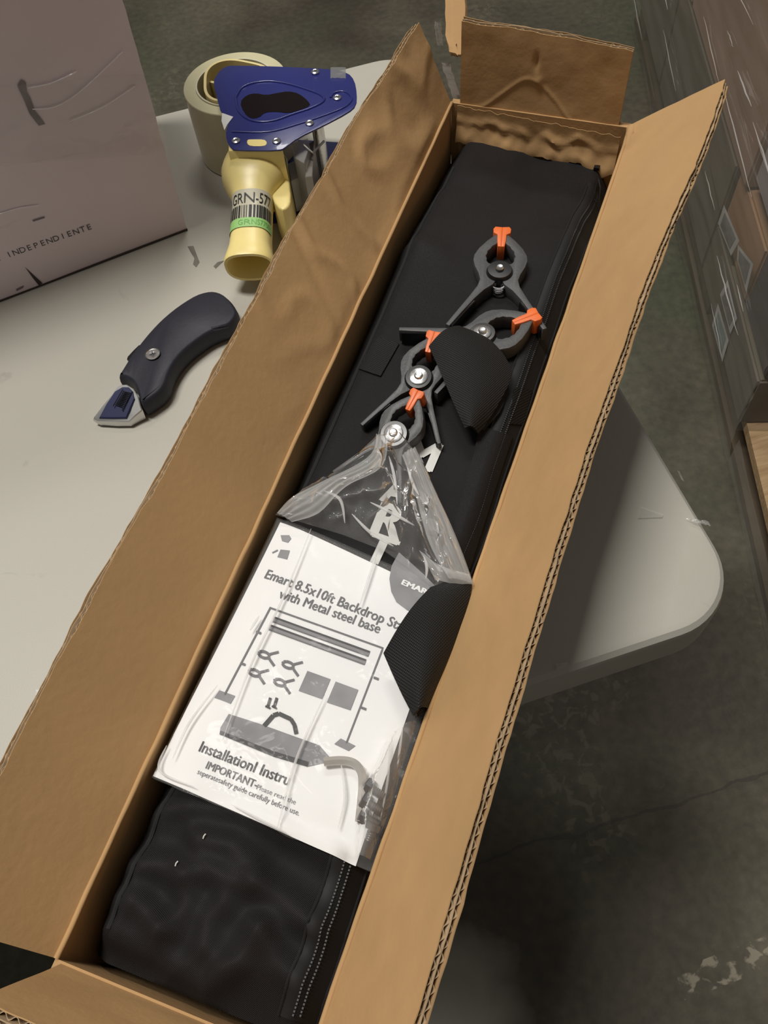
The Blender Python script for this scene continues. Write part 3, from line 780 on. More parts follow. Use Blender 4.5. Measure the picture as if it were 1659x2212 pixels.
# ---- clear zip bag around it
zipbag = thing('zip_bag', 'crumpled clear plastic zip bag holding the printed sheet and hardware', 'plastic bag', paper_pt(.5, .5, -.004))
HW = uv(780, 1735, .1)
def film_h(u_, v_):
    r = 1 - abs(nz(u_*20 + v_*13, v_*9 - u_*12, 1.7))*2.4
    r2 = 1 - abs(nz(u_*9 - v_*30, v_*14 + u_*16, 8.2))*2.4
    edge = sstep(.06, .13, v_)
    h = .0022 + .0010*max(0, r)**3 + .0014*max(0, r2)**3*(.4+.9*edge)
    h += .0100*math.exp(-((u_-HW[0])/.030)**2 - ((v_-HW[1])/.016)**2)
    return h
FC = [uv(*p, .097) for p in ((596, 1112), (322, 1676), (800, 1880), (1000, 1285))]
def film_pt(s, t):
    a = [FC[0][i]*(1-s) + FC[1][i]*s for i in (0, 1)]; b = [FC[3][i]*(1-s) + FC[2][i]*s for i in (0, 1)]
    u_ = a[0]*(1-t) + b[0]*t; v_ = a[1]*(1-t) + b[1]*t
    v_ += .012*math.sin(math.pi*s)*sstep(.7, 1, t)*(1 if s > .3 else .3); v_ = min(v_, vr(u_)-.001)
    u_ += .0018*nz(v_*60, s*3) * (1 if s > .9 else 0)
    e = sstep(0, .04, s)*sstep(1, .965, s)*sstep(1, .97, t)*sstep(0, .02, t)
    return L(u_, v_, zp(u_, v_) + .0012 + film_h(u_, v_)*e)
sheet('front_film', film_pt, 150, 110, FILM, zipbag)
sheet('back_film', lambda s, t: film_pt(s, t) - UP*(.0045+.009*0) if False else L(*[(FC[0][i]*(1-s)+FC[1][i]*s)*(1-t)+(FC[3][i]*(1-s)+FC[2][i]*s)*t for i in (0, 1)], 0) + UP*(zp(*[(FC[0][i]*(1-s)+FC[1][i]*s)*(1-t)+(FC[3][i]*(1-s)+FC[2][i]*s)*t for i in (0, 1)]) - .0014), 30, 20, FILM, zipbag)
# crumpled mouth of the bag: a fan from the top edge of the sheet up to the clamp
low = [at(*p, TABLE+.0985) for p in ((594, 1112), (650, 1128), (740, 1155), (830, 1190), (900, 1240), (960, 1290), (1022, 1264))]
high = [at(*p, TABLE+h) for p, h in (((604, 1106), .099), ((655, 1055), .104), ((735, 1015), .108), ((812, 942), .114), ((862, 932), .116), ((908, 985), .112), ((965, 1110), .106), ((1022, 1262), .102))]
_lo, _hi = resample(low, 90), resample(high, 90)
def mouth(s, t):
    i = int(round(s*89)); p = _lo[i].lerp(_hi[i], t)
    amp = math.sin(math.pi*t)**.7*math.sin(math.pi*min(1, max(0, s)))**.5
    r = 1 - abs(nz(s*7, t*1.2, 2.7))*2.2; r2 = 1 - abs(nz(s*4 + t*3, t*4 - s*3, 5.1))*2.4; r3 = 1 - abs(nz(s*12 + t*2, t*2, 15.1))*2.4
    return p + UP*(amp*(.003 + .010*max(0, r)**2 + .009*max(0, r2)**2 + .004*max(0, r3)**2))
sheet('bag_mouth', mouth, 90, 60, FILM_U, zipbag)
# milky zip strips along the torn mouth
def strip(name, pa, pb, ha, hb, rib=True, lift=.001):
    A = resample(catmull([at(*p, TABLE+h) for p, h in zip(pa, ha)]), 24); B = resample(catmull([at(*p, TABLE+h) for p, h in zip(pb, hb)]), 24)
    def fn(s, t):
        i = int(round(s*23)); return A[i].lerp(B[i], t) + UP*(lift + .002*math.sin(math.pi*t) + (.0006*math.sin(t*26) if rib else 0) + .0012*nz(s*4, t))
    return sheet(name, fn, 24, 30, MILKY, zipbag)
strip('zip_strip', [(898, 968), (940, 1060), (985, 1160), (1023, 1263)], [(868, 985), (895, 1060), (925, 1170), (968, 1250)], [.117, .115, .112, .104], [.115, .112, .110, .104])
strip('zip_strip', [(812, 940), (800, 985), (720, 1030), (640, 1070), (598, 1110)], [(838, 950), (826, 1010), (750, 1052), (690, 1110), (632, 1130)], [.118, .116, .114, .110, .102], [.119, .117, .115, .110, .102])
strip('film_fold', [(940, 1255), (985, 1262), (1022, 1264)], [(905, 1190), (955, 1225), (1010, 1240)], [.108, .108, .106], [.112, .112, .108], False)

# ================================================================== HARDWARE in the bag
HEXM = mat('bright_steel', (.60, .57, .53), .35, .55)
hexp = [onpaper(*p, .0045) for p in ((700, 1646), (735, 1643), (763, 1648), (778, 1664), (783, 1690), (780, 1735), (776, 1775))]
m = MB(); m.tube(catmull(hexp, 6), .0026, 6)
tag(m.build('hex_key', HEXM, None, 50, loc=hexp[3]), 'bent steel hex key under the plastic at the sheet corner', 'hex key')
for i, (p, q) in enumerate((((800, 1700), (830, 1722)), ((792, 1732), (824, 1752)), ((788, 1765), (818, 1782)), ((806, 1790), (796, 1815)))):
    a_, b_ = onpaper(*p, .004+.001*(i % 2)), onpaper(*q, .004); d = (b_-a_).normalized()
    r_ = thing('bolt', ['steel bolt uppermost in the hardware pouch', 'steel bolt second from top in the hardware pouch', 'steel bolt third from top in the hardware pouch', 'steel bolt lowest in the hardware pouch'][i], 'bolt', a_ - UP*.004, 'bolts in the clear pouch')
    m = MB(); m.lathe(a_, d, [(.0042, -.003), (.0048, -.0022), (.0048, .0005), (.0040, .001)], 6); m.build('bolt_head', STEEL_D, r_)
    m = MB(); prof = [(.0021 + .0003*(k % 2), .001 + .0006*k) for k in range(int((b_-a_).length/.0006))]; m.lathe(a_, d, prof, 10); m.build('threaded_shank', STEEL_D, r_, 50)
FILM_S = film('pouch_film', (.92, .92, .92), .16, .10, .08, bump=.8, bscale=60)
pouch = sheet('hardware_pouch', ruled([onpaper(x, y, .002) for x, y in ((835, 1600), (800, 1680), (775, 1760), (768, 1850))], [onpaper(x, y, .002) for x, y in ((900, 1560), (866, 1670), (838, 1760), (800, 1858))], .0115, 40, 30, .004, 90), 40, 30, FILM_S)
tag(pouch, 'small clear plastic pouch of bolts at the right edge of the sheet', 'pouch')

# ================================================================== UTILITY KNIFE
def zk(x, y): return (180 + x/4.366, 620 + y/4.366)
def pxpoly(pts, z): return [(lambda q: (q.x, q.y))(at(*zk(*p), z)) for p in pts]
KN = thing('utility_knife', 'dark navy utility knife with steel nose lying on the table', 'knife', at(330, 800, TABLE))
frk = lambda x, y, h: (x, y, TABLE + h)
body = pxpoly([(345, 902), (385, 838), (450, 732), (510, 648), (575, 562), (650, 472), (740, 376), (850, 280), (960, 200), (1080, 128), (1180, 97), (1260, 92), (1340, 118), (1410, 176), (1460, 245), (1482, 300), (1460, 360), (1400, 425), (1310, 452), (1200, 500), (1090, 578), (1000, 650), (925, 730), (868, 820), (835, 900), (815, 970), (770, 1040), (690, 1100), (612, 1150), (575, 1165), (545, 1110), (528, 1030), (490, 955), (430, 915), (385, 905)], TABLE+.012)
def pillow(name, poly, mat_, parent, h0, h1, rnd, bulge=0.0, n=5, smooth=50):
    vs, fs = [], []; k = len(poly); rings = []
    for i in range(n+1):
        q = math.pi*i/n; hh = (h0+h1)/2 - math.cos(q)*(h1-h0)/2; rings.append((rnd*(1-math.sin(q)), hh))
    for ins, h in rings: vs += [(x, y, TABLE+h) for x, y in inset(poly, ins)]
    for i in range(len(rings)-1): fs += [(i*k+j, i*k+(j+1) % k, (i+1)*k+(j+1) % k, (i+1)*k+j) for j in range(k)]
    fs.append(tuple(reversed(range(k)))); fs.append(tuple((len(rings)-1)*k+j for j in range(k)))
    o = mk(name, vs, fs, mat_, parent); autosmooth(o, smooth); return o
BRIGHT = mat('satin_steel', (.68, .68, .67), .28, .85)
NAVY = mat('navy_rubber', (.013, .0135, .024), .6, bump=.15, bscale=300, var=.15, vscale=40)
NAVY_B = mat('navy_plastic', (.016, .020, .075), .38, var=.15, vscale=40)
pillow('handle', smooth_poly(body, 1), NAVY, KN, .001, .0215, .0036, 0, 7)
def zpoly(pts): return [at(*zk(x, y), TABLE+z) for x, y, z in pts]
NZ = [(318, 940, .0215), (262, 1020, .019), (170, 1130, .0145), (95, 1228, .010), (88, 1250, .008), (130, 1268, .008), (300, 1278, .008), (436, 1276, .008), (500, 1215, .011), (560, 1165, .0135), (540, 1110, .018), (520, 1030, .0215), (475, 955, .0225), (410, 915, .0225), (360, 917, .0225)]
top = zpoly(NZ); cen = sum(top, Vector())/len(top); kn = len(top)
vs = [Vector((p.x + (cen.x-p.x)*.05, p.y + (cen.y-p.y)*.05, TABLE+.0015)) for p in top] + [p - UP*.0016 for p in top] + [p + (cen-p)*.02 - UP*.0003 for p in top] + [p + (cen-p)*.06 + UP*.0004 for p in top]
fs = [(r*kn+j_, r*kn+(j_+1) % kn, (r+1)*kn+(j_+1) % kn, (r+1)*kn+j_) for r in range(3) for j_ in range(kn)] + [tuple(reversed(range(kn))), tuple(3*kn+j_ for j_ in range(kn))]
autosmooth(mk('nose', vs, fs, BRIGHT, KN), 30)
IZ = [(300, 990, .0205), (372, 948, .0228), (430, 950, .0228), (470, 990, .0222), (486, 1060, .020), (450, 1140, .0155), (408, 1240, .0105), (270, 1243, .0100), (152, 1240, .0100), (220, 1110, .0155)]
top = zpoly(IZ); cen = sum(top, Vector())/len(top); kn = len(top)
vs = [p - UP*.003 for p in top] + [p + UP*.0006 for p in top] + [p + (cen-p)*.05 + UP*.0012 for p in top]
fs = [(r*kn+j_, r*kn+(j_+1) % kn, (r+1)*kn+(j_+1) % kn, (r+1)*kn+j_) for r in range(2) for j_ in range(kn)] + [tuple(reversed(range(kn))), tuple(2*kn+j_ for j_ in range(kn))]
bi = autosmooth(mk('blue_insert', vs, fs, NAVY_B, KN), 30)
def kline(pts, wd, h, mt, par, nm):
    m = MB(); m.tube([Vector((*pxpoly([p], TABLE+h)[0], TABLE+h)) for p in pts], wd, 6); m.build(nm, mt, par, 50)
def kz(y): return .0250 - (y-950)*.0000425
def kline2(a, b2, nm):
    m = MB(); m.tube([at(*zk(*a), TABLE+kz(a[1])), at(*zk(*b2), TABLE+kz(b2[1]))], .0004, 6); m.build(nm, CLAMP_B, bi, 50)
kline2((372, 965), (280, 1125), 'guide_groove'); kline2((462, 985), (365, 1165), 'guide_groove')
for k in range(10):
    f = k/9; kline2((378-78*f, 985+120*f), (444-80*f, 1000+130*f), 'grip_ridge')
kc = Vector((*pxpoly([(655, 633)], TABLE+.0225)[0], 0))
m = MB(); m.lathe((kc.x, kc.y, TABLE), UP, [(.0058, .021), (.0068, .0232), (.0062, .0236), (.0058, .0229), (.0030, .0231), (.0012, .0226)], 24); sw = m.build('screw', STEEL, KN, 30)
m = MB(); m.box((kc.x-.003, kc.y-.0005, TABLE+.0229), (.006, 0, 0), (0, .001, 0), (0, 0, .0004)); m.box((kc.x-.0005, kc.y-.003, TABLE+.0229), (.001, 0, 0), (0, .006, 0), (0, 0, .0004)); m.build('screw_slot', STEEL_D, sw)
btn = pxpoly([(570, 580), (540, 582), (490, 630), (435, 690), (428, 715), (455, 738), (480, 700), (520, 650)], TABLE+.012)
m = MB(); m.prism(btn, frk, .006, .017, .0003, 1); m.build('slider_button', CLAMP_B, KN, 40)
mk_ = pxpoly([(1205, 380), (1345, 345), (1368, 380), (1230, 412)], TABLE+.0226)
m = MB(); m.tube([Vector((*p, TABLE+.0226)) for p in mk_ + mk_[:1]], .00025, 5); m.build('moulded_mark', NAVY, KN, 50)

# ================================================================== TAPE ROLL and DISPENSER
RC = Vector((.0645, .818, 0)); RR = .053
TAPE_R = mat('tape_roll_clear', (.60, .56, .36), .32, bump=.05, bscale=50, var=.12, vscale=25, coat=.2)
ROLL_E = mat('tape_roll_edge', (.60, .57, .42), .5, var=.1, vscale=60)
troll = thing('tape_roll', 'wide translucent roll of packing tape on the dispenser', 'tape roll', (RC.x, RC.y, TABLE))
m = MB(); m.lathe((RC.x, RC.y, TABLE), UP, [(.0405, .001), (RR-.0005, .001), (RR, .0018), (RR, .0745), (RR-.0005, .0753), (.0405, .0753), (.0405, .001)], 64, False); m.build('tape_winding', TAPE_R, troll, 30)
m = MB(); m.lathe((RC.x, RC.y, TABLE), UP, [(.0385, .001), (.0403, .001), (.0403, .0765), (.0385, .0765), (.0385, .001)], 64, False); m.build('cardboard_core', ROLL_E, troll, 30)
PZ = .083
disp = thing('tape_dispenser', 'blue and yellow hand-held packing tape dispenser lying on its side', 'tape dispenser', (.075, .74, TABLE))
def zd(x, y): return (380 + x/3.95, 80 + y/3.95)
def dpoly(pts, z): return [(lambda q: (q.x, q.y))(at(*zd(*p), z)) for p in pts]
plate_px = [(515, 243), (850, 250), (1150, 265), (1340, 275), (1470, 305), (1525, 370), (1545, 480), (1540, 585), (1470, 645), (1250, 760), (1040, 860), (925, 950), (880, 968), (520, 966), (470, 950), (430, 880), (425, 800), (450, 740), (470, 690), (385, 650), (360, 560), (320, 400), (330, 350), (380, 280), (440, 245)]
ZT = TABLE + PZ + .0016
plate = dpoly(plate_px, ZT)
frd = lambda x, y, h: (x, y, TABLE + h)
m = MB(); m.prism(smooth_poly(plate, 1), frd, PZ, PZ+.0018, .0005, 2); pl_ = m.build('side_plate', BLUE, disp, 40)
low_plate = [(x + .004, y - .002) for x, y in dpoly(plate_px, ZT)]
m = MB(); m.prism(smooth_poly(low_plate, 1), frd, .0008, .0026, .0005, 2); m.build('side_plate', BLUE, disp, 40)
def ridge(pts, r=.0014, closed=True, z=PZ+.0018):
    q = [Vector((*p, TABLE+z)) for p in dpoly(pts, ZT)]
    if closed: q = q + [q[0]]
    m = MB(); m.tube(catmull(q, 5), r, 8, not closed); return m.build('embossed_rib', BLUE, pl_, 60)
ridge([(510, 520), (560, 440), (660, 395), (800, 380), (950, 400), (1120, 450), (1240, 500), (1260, 550), (1150, 610), (1000, 660), (820, 720), (650, 715), (540, 640)])
ridge([(480, 810), (790, 812), (1050, 745), (1300, 660), (1440, 600), (1500, 540), (1480, 490), (1420, 465), (1350, 480), (1320, 520)], .0012, False)
HOLE = mat('dark_adhesive', (.006, .003, .003), .7, spec=.1)
hp = dpoly([(545, 560), (600, 500), (680, 482), (770, 500), (860, 482), (960, 465), (1050, 485), (1130, 550), (1150, 590), (1060, 625), (960, 655), (860, 640), (760, 645), (710, 690), (640, 700), (580, 650)], ZT)
m = MB(); m.prism(smooth_poly(hp, 1), frd, PZ+.0010, PZ+.0021, 0); m.build('finger_recess', HOLE, pl_)
sp_ = dpoly([(610, 880), (640, 877), (750, 877), (775, 895), (775, 920), (750, 935), (640, 935), (608, 915)], ZT)
m = MB(); m.prism(smooth_poly(sp_, 1), frd, PZ+.0010, PZ+.0021, 0); m.build('yellow_tab', YELLOW, pl_)
wt = dpoly([(395, 652), (490, 685), (440, 750), (415, 800), (390, 720)], ZT)
m = MB(); m.prism(wt, frd, PZ+.0018, PZ+.0022, 0); m.build('white_sticker', PRINT_W, pl_)
for sx, sy in ((1190, 305), (1378, 525), (1143, 742), (515, 892), (860, 895)):
    c_ = dpoly([(sx, sy)], ZT)[0]
    m = MB(); m.lathe((c_[0], c_[1], TABLE), UP, [(.0036, PZ+.0015), (.0042, PZ+.0022), (.0040, PZ+.0032), (.0026, PZ+.0040), (.0010, PZ+.0036)], 16); s_ = m.build('screw', STEEL, disp, 30)
    m = MB(); m.box((c_[0]-.0017, c_[1]-.0003, TABLE+PZ+.0038), (.0034, 0, 0), (0, .0006, 0), (0, 0, .0003)); m.box((c_[0]-.0003, c_[1]-.0017, TABLE+PZ+.0038), (.0006, 0, 0), (0, .0034, 0), (0, 0, .0003)); m.build('screw_slot', STEEL_D, s_)
# yellow hub wheel inside the roll: lobed ring
vs = []; NN = 60
m = MB()
pts_o = []
for i in range(NN):
    q = 2*math.pi*i/NN; r = .0345 + .0035*math.cos(3*q + .6); pts_o.append((RC.x + r*math.cos(q), RC.y + r*math.sin(q)))
pin = inset(pts_o, .0028)
for lst, zz in ((pts_o, .004), (pts_o, .0795), (pin, .0795), (pin, .004)):
    m.v += [Vector((x, y, TABLE+zz)) for x, y in lst]
for a in range(4):
    b2 = (a+1) % 4
    for j in range(NN): m.f.append((a*NN+j, a*NN+(j+1) % NN, b2*NN+(j+1) % NN, b2*NN+j))
m.build('hub_wheel', YELLOW_P, disp, 40)
m = MB(); m.lathe((RC.x, RC.y, TABLE), UP, [(.010, .0026), (.010, PZ)], 24)
for q in (0.3, 2.4, 4.5):
    d = Vector((math.cos(q), math.sin(q), 0)); e = Vector((-d.y, d.x, 0))*.003
    m.box(Vector((RC.x, RC.y, TABLE+.01)) - e/2 + d*.008, d*.026, e, UP*.06)
m.build('hub_axle', YELLOW_P, disp, 40)
# yellow frame block under the plate
blk = [at(*p, TABLE+.075) for p in ((497, 322), (608, 322), (614, 340), (497, 342))]
blk2 = [(p.x, p.y) for p in blk]
m = MB(); m.prism(blk2, frd, .012, PZ, .002, 2); m.build('frame_block', YELLOW, disp, 40)
# handle: lofted rounded sections from the block to the flared open end
def section(c, X, Yv, rx, ry, n=28, p=2.6):
    out_ = []
    for i in range(n):
        q = 2*math.pi*i/n; cx, sy = math.cos(q), math.sin(q)
        out_.append(c + X*(rx*math.copysign(abs(cx)**(2/p), cx)) + Yv*(ry*math.copysign(abs(sy)**(2/p), sy)))
    return out_
h0 = at(552, 352, TABLE+.052); h1 = at(540, 578, TABLE+.030)
ax = (h1-h0).normalized(); hx = ax.cross(UP).normalized(); hy = hx.cross(ax).normalized()
hl = (h1-h0).length
secs = [(-.02, .028, .022), (.06, .030, .026), (.14, .0315, .0275), (.22, .030, .0265), (.30, .0245, .0235), (.37, .0200, .0205), (.46, .0185, .0190), (.60, .0187, .0185), (.74, .0190, .0185), (.84, .0198, .0185), (.92, .0222, .0195), (.975, .0238, .0205), (1.0, .0232, .0200)]
inn = [(1.0, .0212, .0168), (.97, .0198, .0152), (.90, .0180, .0140), (.70, .0165, .0130)]
m = MB(); nS = 28; allr = [section(h0 + ax*(hl*t), hx, hy, rx, ry, nS) for t, rx, ry in secs + inn]
for r in allr: m.v += r
for i in range(len(allr)-1):
    for j in range(nS): m.f.append((i*nS+j, i*nS+(j+1) % nS, (i+1)*nS+(j+1) % nS, (i+1)*nS+j))
m.f.append(tuple(range(nS))); m.f.append(tuple((len(allr)-1)*nS+j for j in range(nS)))
hnd = m.build('handle', YELLOW, disp, 45)
# skirt of the frame to the right of the handle
sk = [at(*p, TABLE+.045) for p in ((585, 340), (620, 336), (626, 390), (631, 440), (624, 458), (608, 463), (590, 440), (580, 390))]
m = MB(); m.prism(smooth_poly([(p.x, p.y) for p in sk], 1), frd, .0028, .050, .0022, 3); m.build('frame_skirt', YELLOW, disp, 40)
# inventory sticker wrapped over the handle
STK = mat('clear_sticker', (.55, .52, .40), .3); BAR = mat('black_print', (.010, .012, .010), .5); GRN = mat('green_print', (.30, .55, .18), .5)
TXTG = mat('green_lettering', (.12, .38, .08), .5)
def on_handle(t, q, lift):      # t along the handle, q angle across the top (radians, 0 = top, + = right)
    i = 0
    while i < len(secs)-2 and secs[i+1][0] < t: i += 1
    f = (t-secs[i][0])/(secs[i+1][0]-secs[i][0]); rx = secs[i][1]+(secs[i+1][1]-secs[i][1])*f; ry = secs[i][2]+(secs[i+1][2]-secs[i][2])*f
    cx, sy = math.sin(q), math.cos(q); p = 2.6
    return h0 + ax*(hl*t) - hx*((rx+lift)*math.copysign(abs(cx)**(2/p), cx))*HS + hy*((ry+lift)*math.copysign(abs(sy)**(2/p), sy))
HS = 1 if (-hx).x > 0 else -1
stk = sheet('inventory_sticker', lambda s, t: on_handle(.40 + .345*s, -1.5 + 3.0*t, .0004), 20, 40, STK, hnd)
sheet('green_band', lambda s, t: on_handle(.66 + .085*s, -1.5 + 3.0*t, .0007), 6, 40, GRN, hnd)
def bar(t0, t1, q0, q1, mt, nm):
    sheet(nm, lambda s, t: on_handle(t0 + (t1-t0)*s, q0 + (q1-q0)*t, .0009), 6, 5, mt, hnd, 0, False)
q = -1.45
random.seed(3)
while q < 1.4:
    wd = random.choice((.02, .035, .06, .09)); bar(.545, .66, q, q+wd, BAR, 'barcode_bar'); q += wd + random.choice((.025, .04, .06))
def htext(s, q0, q1, t0, mt, hs):
    text_on('sticker_lettering', s, lambda x, y: on_handle(t0 - y*hs, q0 + (q1-q0)*x, .0009), mt, hnd, .0)
htext('GRN-577', -.85, 1.2, .525, BAR, .52); htext('GRNS7700', -.35, 1.2, .725, TXTG, .30)
# cutting blade, guard and clear wiper under the plate's point
GUARD = mat('grey_guard', (.26, .24, .21), .3, .5)
CLEARP = film('clear_guard', (.85, .83, .78), .35, .3, .1)
def dblock(nm, px, h0_, h1_, mt, zref=None):
    z = TABLE + (zref if zref is not None else h1_)
    P_ = [(lambda q_: (q_.x, q_.y))(at(*p, z)) for p in px]; m = MB(); m.prism(P_, frd, h0_, h1_, .0006, 1); return m.build(nm, mt, disp, 40)
dblock('blade_guard', [(632, 330), (668, 318), (672, 335), (660, 372), (640, 360)], .004, .070, CLEARP, .06)
dblock('blade_bar', [(668, 330), (682, 322), (678, 400), (662, 402)], .010, .060, GUARD, .05)
dblock('wiper_flap', [(625, 372), (660, 355), (668, 395), (632, 410)], .003, .040, PRINT_W, .03)
m = MB(); p_ = at(690, 300, TABLE+.055); m.tube([p_ - UP*.05, p_ + UP*.02], .006, 14); m.build('tension_roller', STEEL, disp, 40)
m = MB(); m.tube([at(655, 312, TABLE+.075), at(676, 330, TABLE+.07), at(700, 305, TABLE+.07)], .0012, 6); m.build('spring_wire', STEEL, disp, 40)
m = MB(); c_ = dpoly([(1420, 290)], ZT)[0]; 
sheet('tape_scrap_on_plate', lambda s, t: Vector((*dpoly([(1320 + 130*s, 265 + 95*t)], ZT)[0], ZT + .0008 + .0015*abs(nz(s*4, t*4, 1)))), 8, 8, TAPE, disp)

# ================================================================== LILAC BOX
LB0 = Vector((-.025, .715, TABLE)); LX = Vector((.194, .031, 0)).normalized(); LY = Vector((-LX.y, LX.x, 0))
def lilac_mat():
    m = mat('lilac_board', (.80, .685, .725), .5, bump=.12, bscale=35, var=.10, vscale=7, spec=.35); nt = m.node_tree; b = nt.nodes['Principled BSDF']
    tc = nt.nodes.new('ShaderNodeTexCoord')
    mp = nt.nodes.new('ShaderNodeMapping'); mp.inputs['Scale'].default_value = (9, 9, 34); mp.inputs['Rotation'].default_value = (0, .5, 0); nt.links.new(tc.outputs['Object'], mp.inputs[0])
    n = nt.nodes.new('ShaderNodeTexNoise'); n.inputs['Scale'].default_value = 1.2; n.inputs['Detail'].default_value = 5; n.inputs['Distortion'].default_value = 1.5; nt.links.new(mp.outputs[0], n.inputs[0])
    r = nt.nodes.new('ShaderNodeValToRGB'); r.color_ramp.elements[0].position = .66; r.color_ramp.elements[1].position = .74
    r.color_ramp.elements[0].color = (0, 0, 0, 1); r.color_ramp.elements[1].color = (.3, .3, .3, 1); nt.links.new(n.outputs['Fac'], r.inputs[0])
    mx = nt.nodes.new('ShaderNodeMix'); mx.data_type = 'RGBA'; src = b.inputs['Base Color'].links[0].from_socket
    nt.links.new(src, mx.inputs[6]); mx.inputs[7].default_value = (.45, .38, .40, 1); nt.links.new(r.outputs[0], mx.inputs[0]); nt.links.new(mx.outputs[2], b.inputs['Base Color'])
    return m
LILAC = lilac_mat()
lb = thing('lilac_box', 'lilac printed cardboard box standing at the left edge of the table', 'box', LB0 + LX*-.2 + LY*.16)
LH, LW_, LD = .40, .42, .20
lean = .046
def lbp(x, y, z):       # x to the left along the front, y back, z up
    return LB0 - LX*x + LY*y + UP*z + LX*(lean*z) 
ns, ms = 40, 40
vs, fs = [], []
def face_grid(f, n_, m_):
    k = len(vs); vs.extend(f(i/(n_-1), j/(m_-1)) for i in range(n_) for j in range(m_)); fs.extend(tuple(q+k for q in ff) for ff in grid_faces(n_, m_))
def edge_dent(x, z): return -.0025*sstep(.02, 0, x)*max(0, nz(z*26, 3)) 
face_grid(lambda s, t: lbp(LW_*s + (.0030*max(0, nz(t*17, 3))*(1 if s == 0 else 0)), .0010*nz(s*4, t*4)*math.sin(math.pi*s), LH*t), ns, ms)
face_grid(lambda s, t: lbp((.0030*max(0, nz(t*17, 3))*(1 if s == 0 else 0)), LD*s, LH*t), 8, ms)
face_grid(lambda s, t: lbp(LW_, LD*s, LH*t), 4, 4); face_grid(lambda s, t: lbp(LW_*s, LD, LH*t), 4, 4)
face_grid(lambda s, t: lbp(LW_*s, LD*t, LH), 4, 4); face_grid(lambda s, t: lbp(LW_*s, LD*t, 0.0005), 4, 4)
o = mk('box_shell', vs, fs, LILAC, lb); fix_normals(o)
DARKP = mat('dark_print', (.075, .065, .070), .6)
EDGE = mat('dark_board_edge', (.05, .035, .03), .8)
m = MB(); m.box(lbp(LW_, -.0012, .0004), LX*LW_, LY*.002, UP*.0016); m.build('bottom_fold_edge', EDGE, lb)
p0, p1 = hit(17, 556, LB0, LY), hit(201, 493, LB0, LY)
Xw = (p1-p0); wl = Xw.length
vsx, fsx = text_mesh('INDEPENDIENTE', 0)
# letter-spaced
def spaced(s, P0, P1, hgt, mt, parent, nm, nrm):
    d = (P1-P0)/(len(s)-1+.8); up = nrm.cross(d).normalized(); up = up if up.z > 0 else -up
    for i, ch in enumerate(s):
        if ch == ' ': continue
        v_, f_ = text_mesh(ch, 0.0); x0 = (min(v.x for v in v_) + max(v.x for v in v_))/2 - .25
        mk(nm, [P0 + d*i + d.normalized()*((v.x-x0)*hgt/.72) + up*(v.y*hgt/.72) - nrm*.0007 for v in v_], f_, mt, parent)
spaced('INDEPENDIENTE', p0, p1, .0062, DARKP, lb, 'printed_letter', LY)
d_ = (p1-p0)/13; spaced('L', p0 - d_*1.7, p0 - d_*.7, .0062, DARKP, lb, 'printed_letter', LY)
# scuffs: two dark scrapes and a tear at the bottom edge, glossy tape over the face
SCUFF = mat('grey_scuff', (.27, .225, .235), .7, var=.4, vscale=60)
for pts, mt in (([(46, 172), (56, 178), (58, 198), (66, 212), (76, 240), (98, 268), (84, 272), (64, 246), (52, 216), (38, 186)], SCUFF), ([(54, 577), (92, 612), (84, 617), (72, 602)], EDGE), ([(35, 625), (52, 617), (50, 622), (36, 629)], SCUFF), ([(70, 476), (96, 468), (97, 471), (72, 479)], SCUFF)):
    m = MB(); m.add([hit(*p, LB0 - LY*.0011, LY) for p in pts], [tuple(range(len(pts)))]); m.build('scuff', mt, lb)
CREASE_GLINT = mat('tape_glint', (.86, .78, .80), .15)  # whitish tubes: highlight streaks on the tape creases, put into the colour
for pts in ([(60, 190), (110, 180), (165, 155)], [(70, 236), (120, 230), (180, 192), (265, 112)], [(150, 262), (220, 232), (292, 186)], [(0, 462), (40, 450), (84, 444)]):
    m = MB(); m.tube(catmull([hit(*p, LB0 - LY*.0013, LY) for p in pts], 6), .0005, 6); m.build('tape_crease_glint', CREASE_GLINT, lb, 60)
TAPE_G = film('clear_tape_gloss', (.9, .86, .88), .05, .25, .05, bump=.5, bscale=30)
sheet('clear_tape', lambda s, t: hit(-20 + (330+60*t)*s, 190 + 170*t - 30*s, LB0 - LY*(.0016 + .0006*nz(s*5, t*3)), LY), 40, 20, TAPE_G, lb)

# ================================================================== SMALL SCRAPS on the table
SCRAP = film('tape_scrap_film', (.75, .73, .68), .55, .25, .15)
def scrap(px, label, hgt=.0006, mt=SCRAP, curl=.002):
    pts = [at(*p, TABLE+.001) for p in px]; a, b, c, d = pts
    o = sheet('tape_scrap', lambda s, t: a.lerp(b, s).lerp(d.lerp(c, s), t) + UP*(hgt + curl*abs(nz(s*3, t*3, px[0][0]))), 12, 8, mt)
    return tag(o, label, 'tape scrap')
scrap([(1384, 1095), (1433, 1112), (1431, 1118), (1378, 1120)], 'flat grey tape scrap in the middle of the table corner', .0003, SCRAP, .0004)
scrap([(1480, 1121), (1530, 1128), (1534, 1138), (1500, 1130)], 'shiny curled tape scrap at the rim of the table', .0005, TAPE, .006)
scrap([(1199, 1434), (1226, 1431), (1222, 1441), (1203, 1447)], 'tiny torn sticker scrap on the near rim of the table', .0003, SCRAP, .001)
scrap([(78, 1492), (92, 1488), (90, 1512), (80, 1515)], 'small cream paper sliver beside the left flap', .001, PRINT_W, .003)

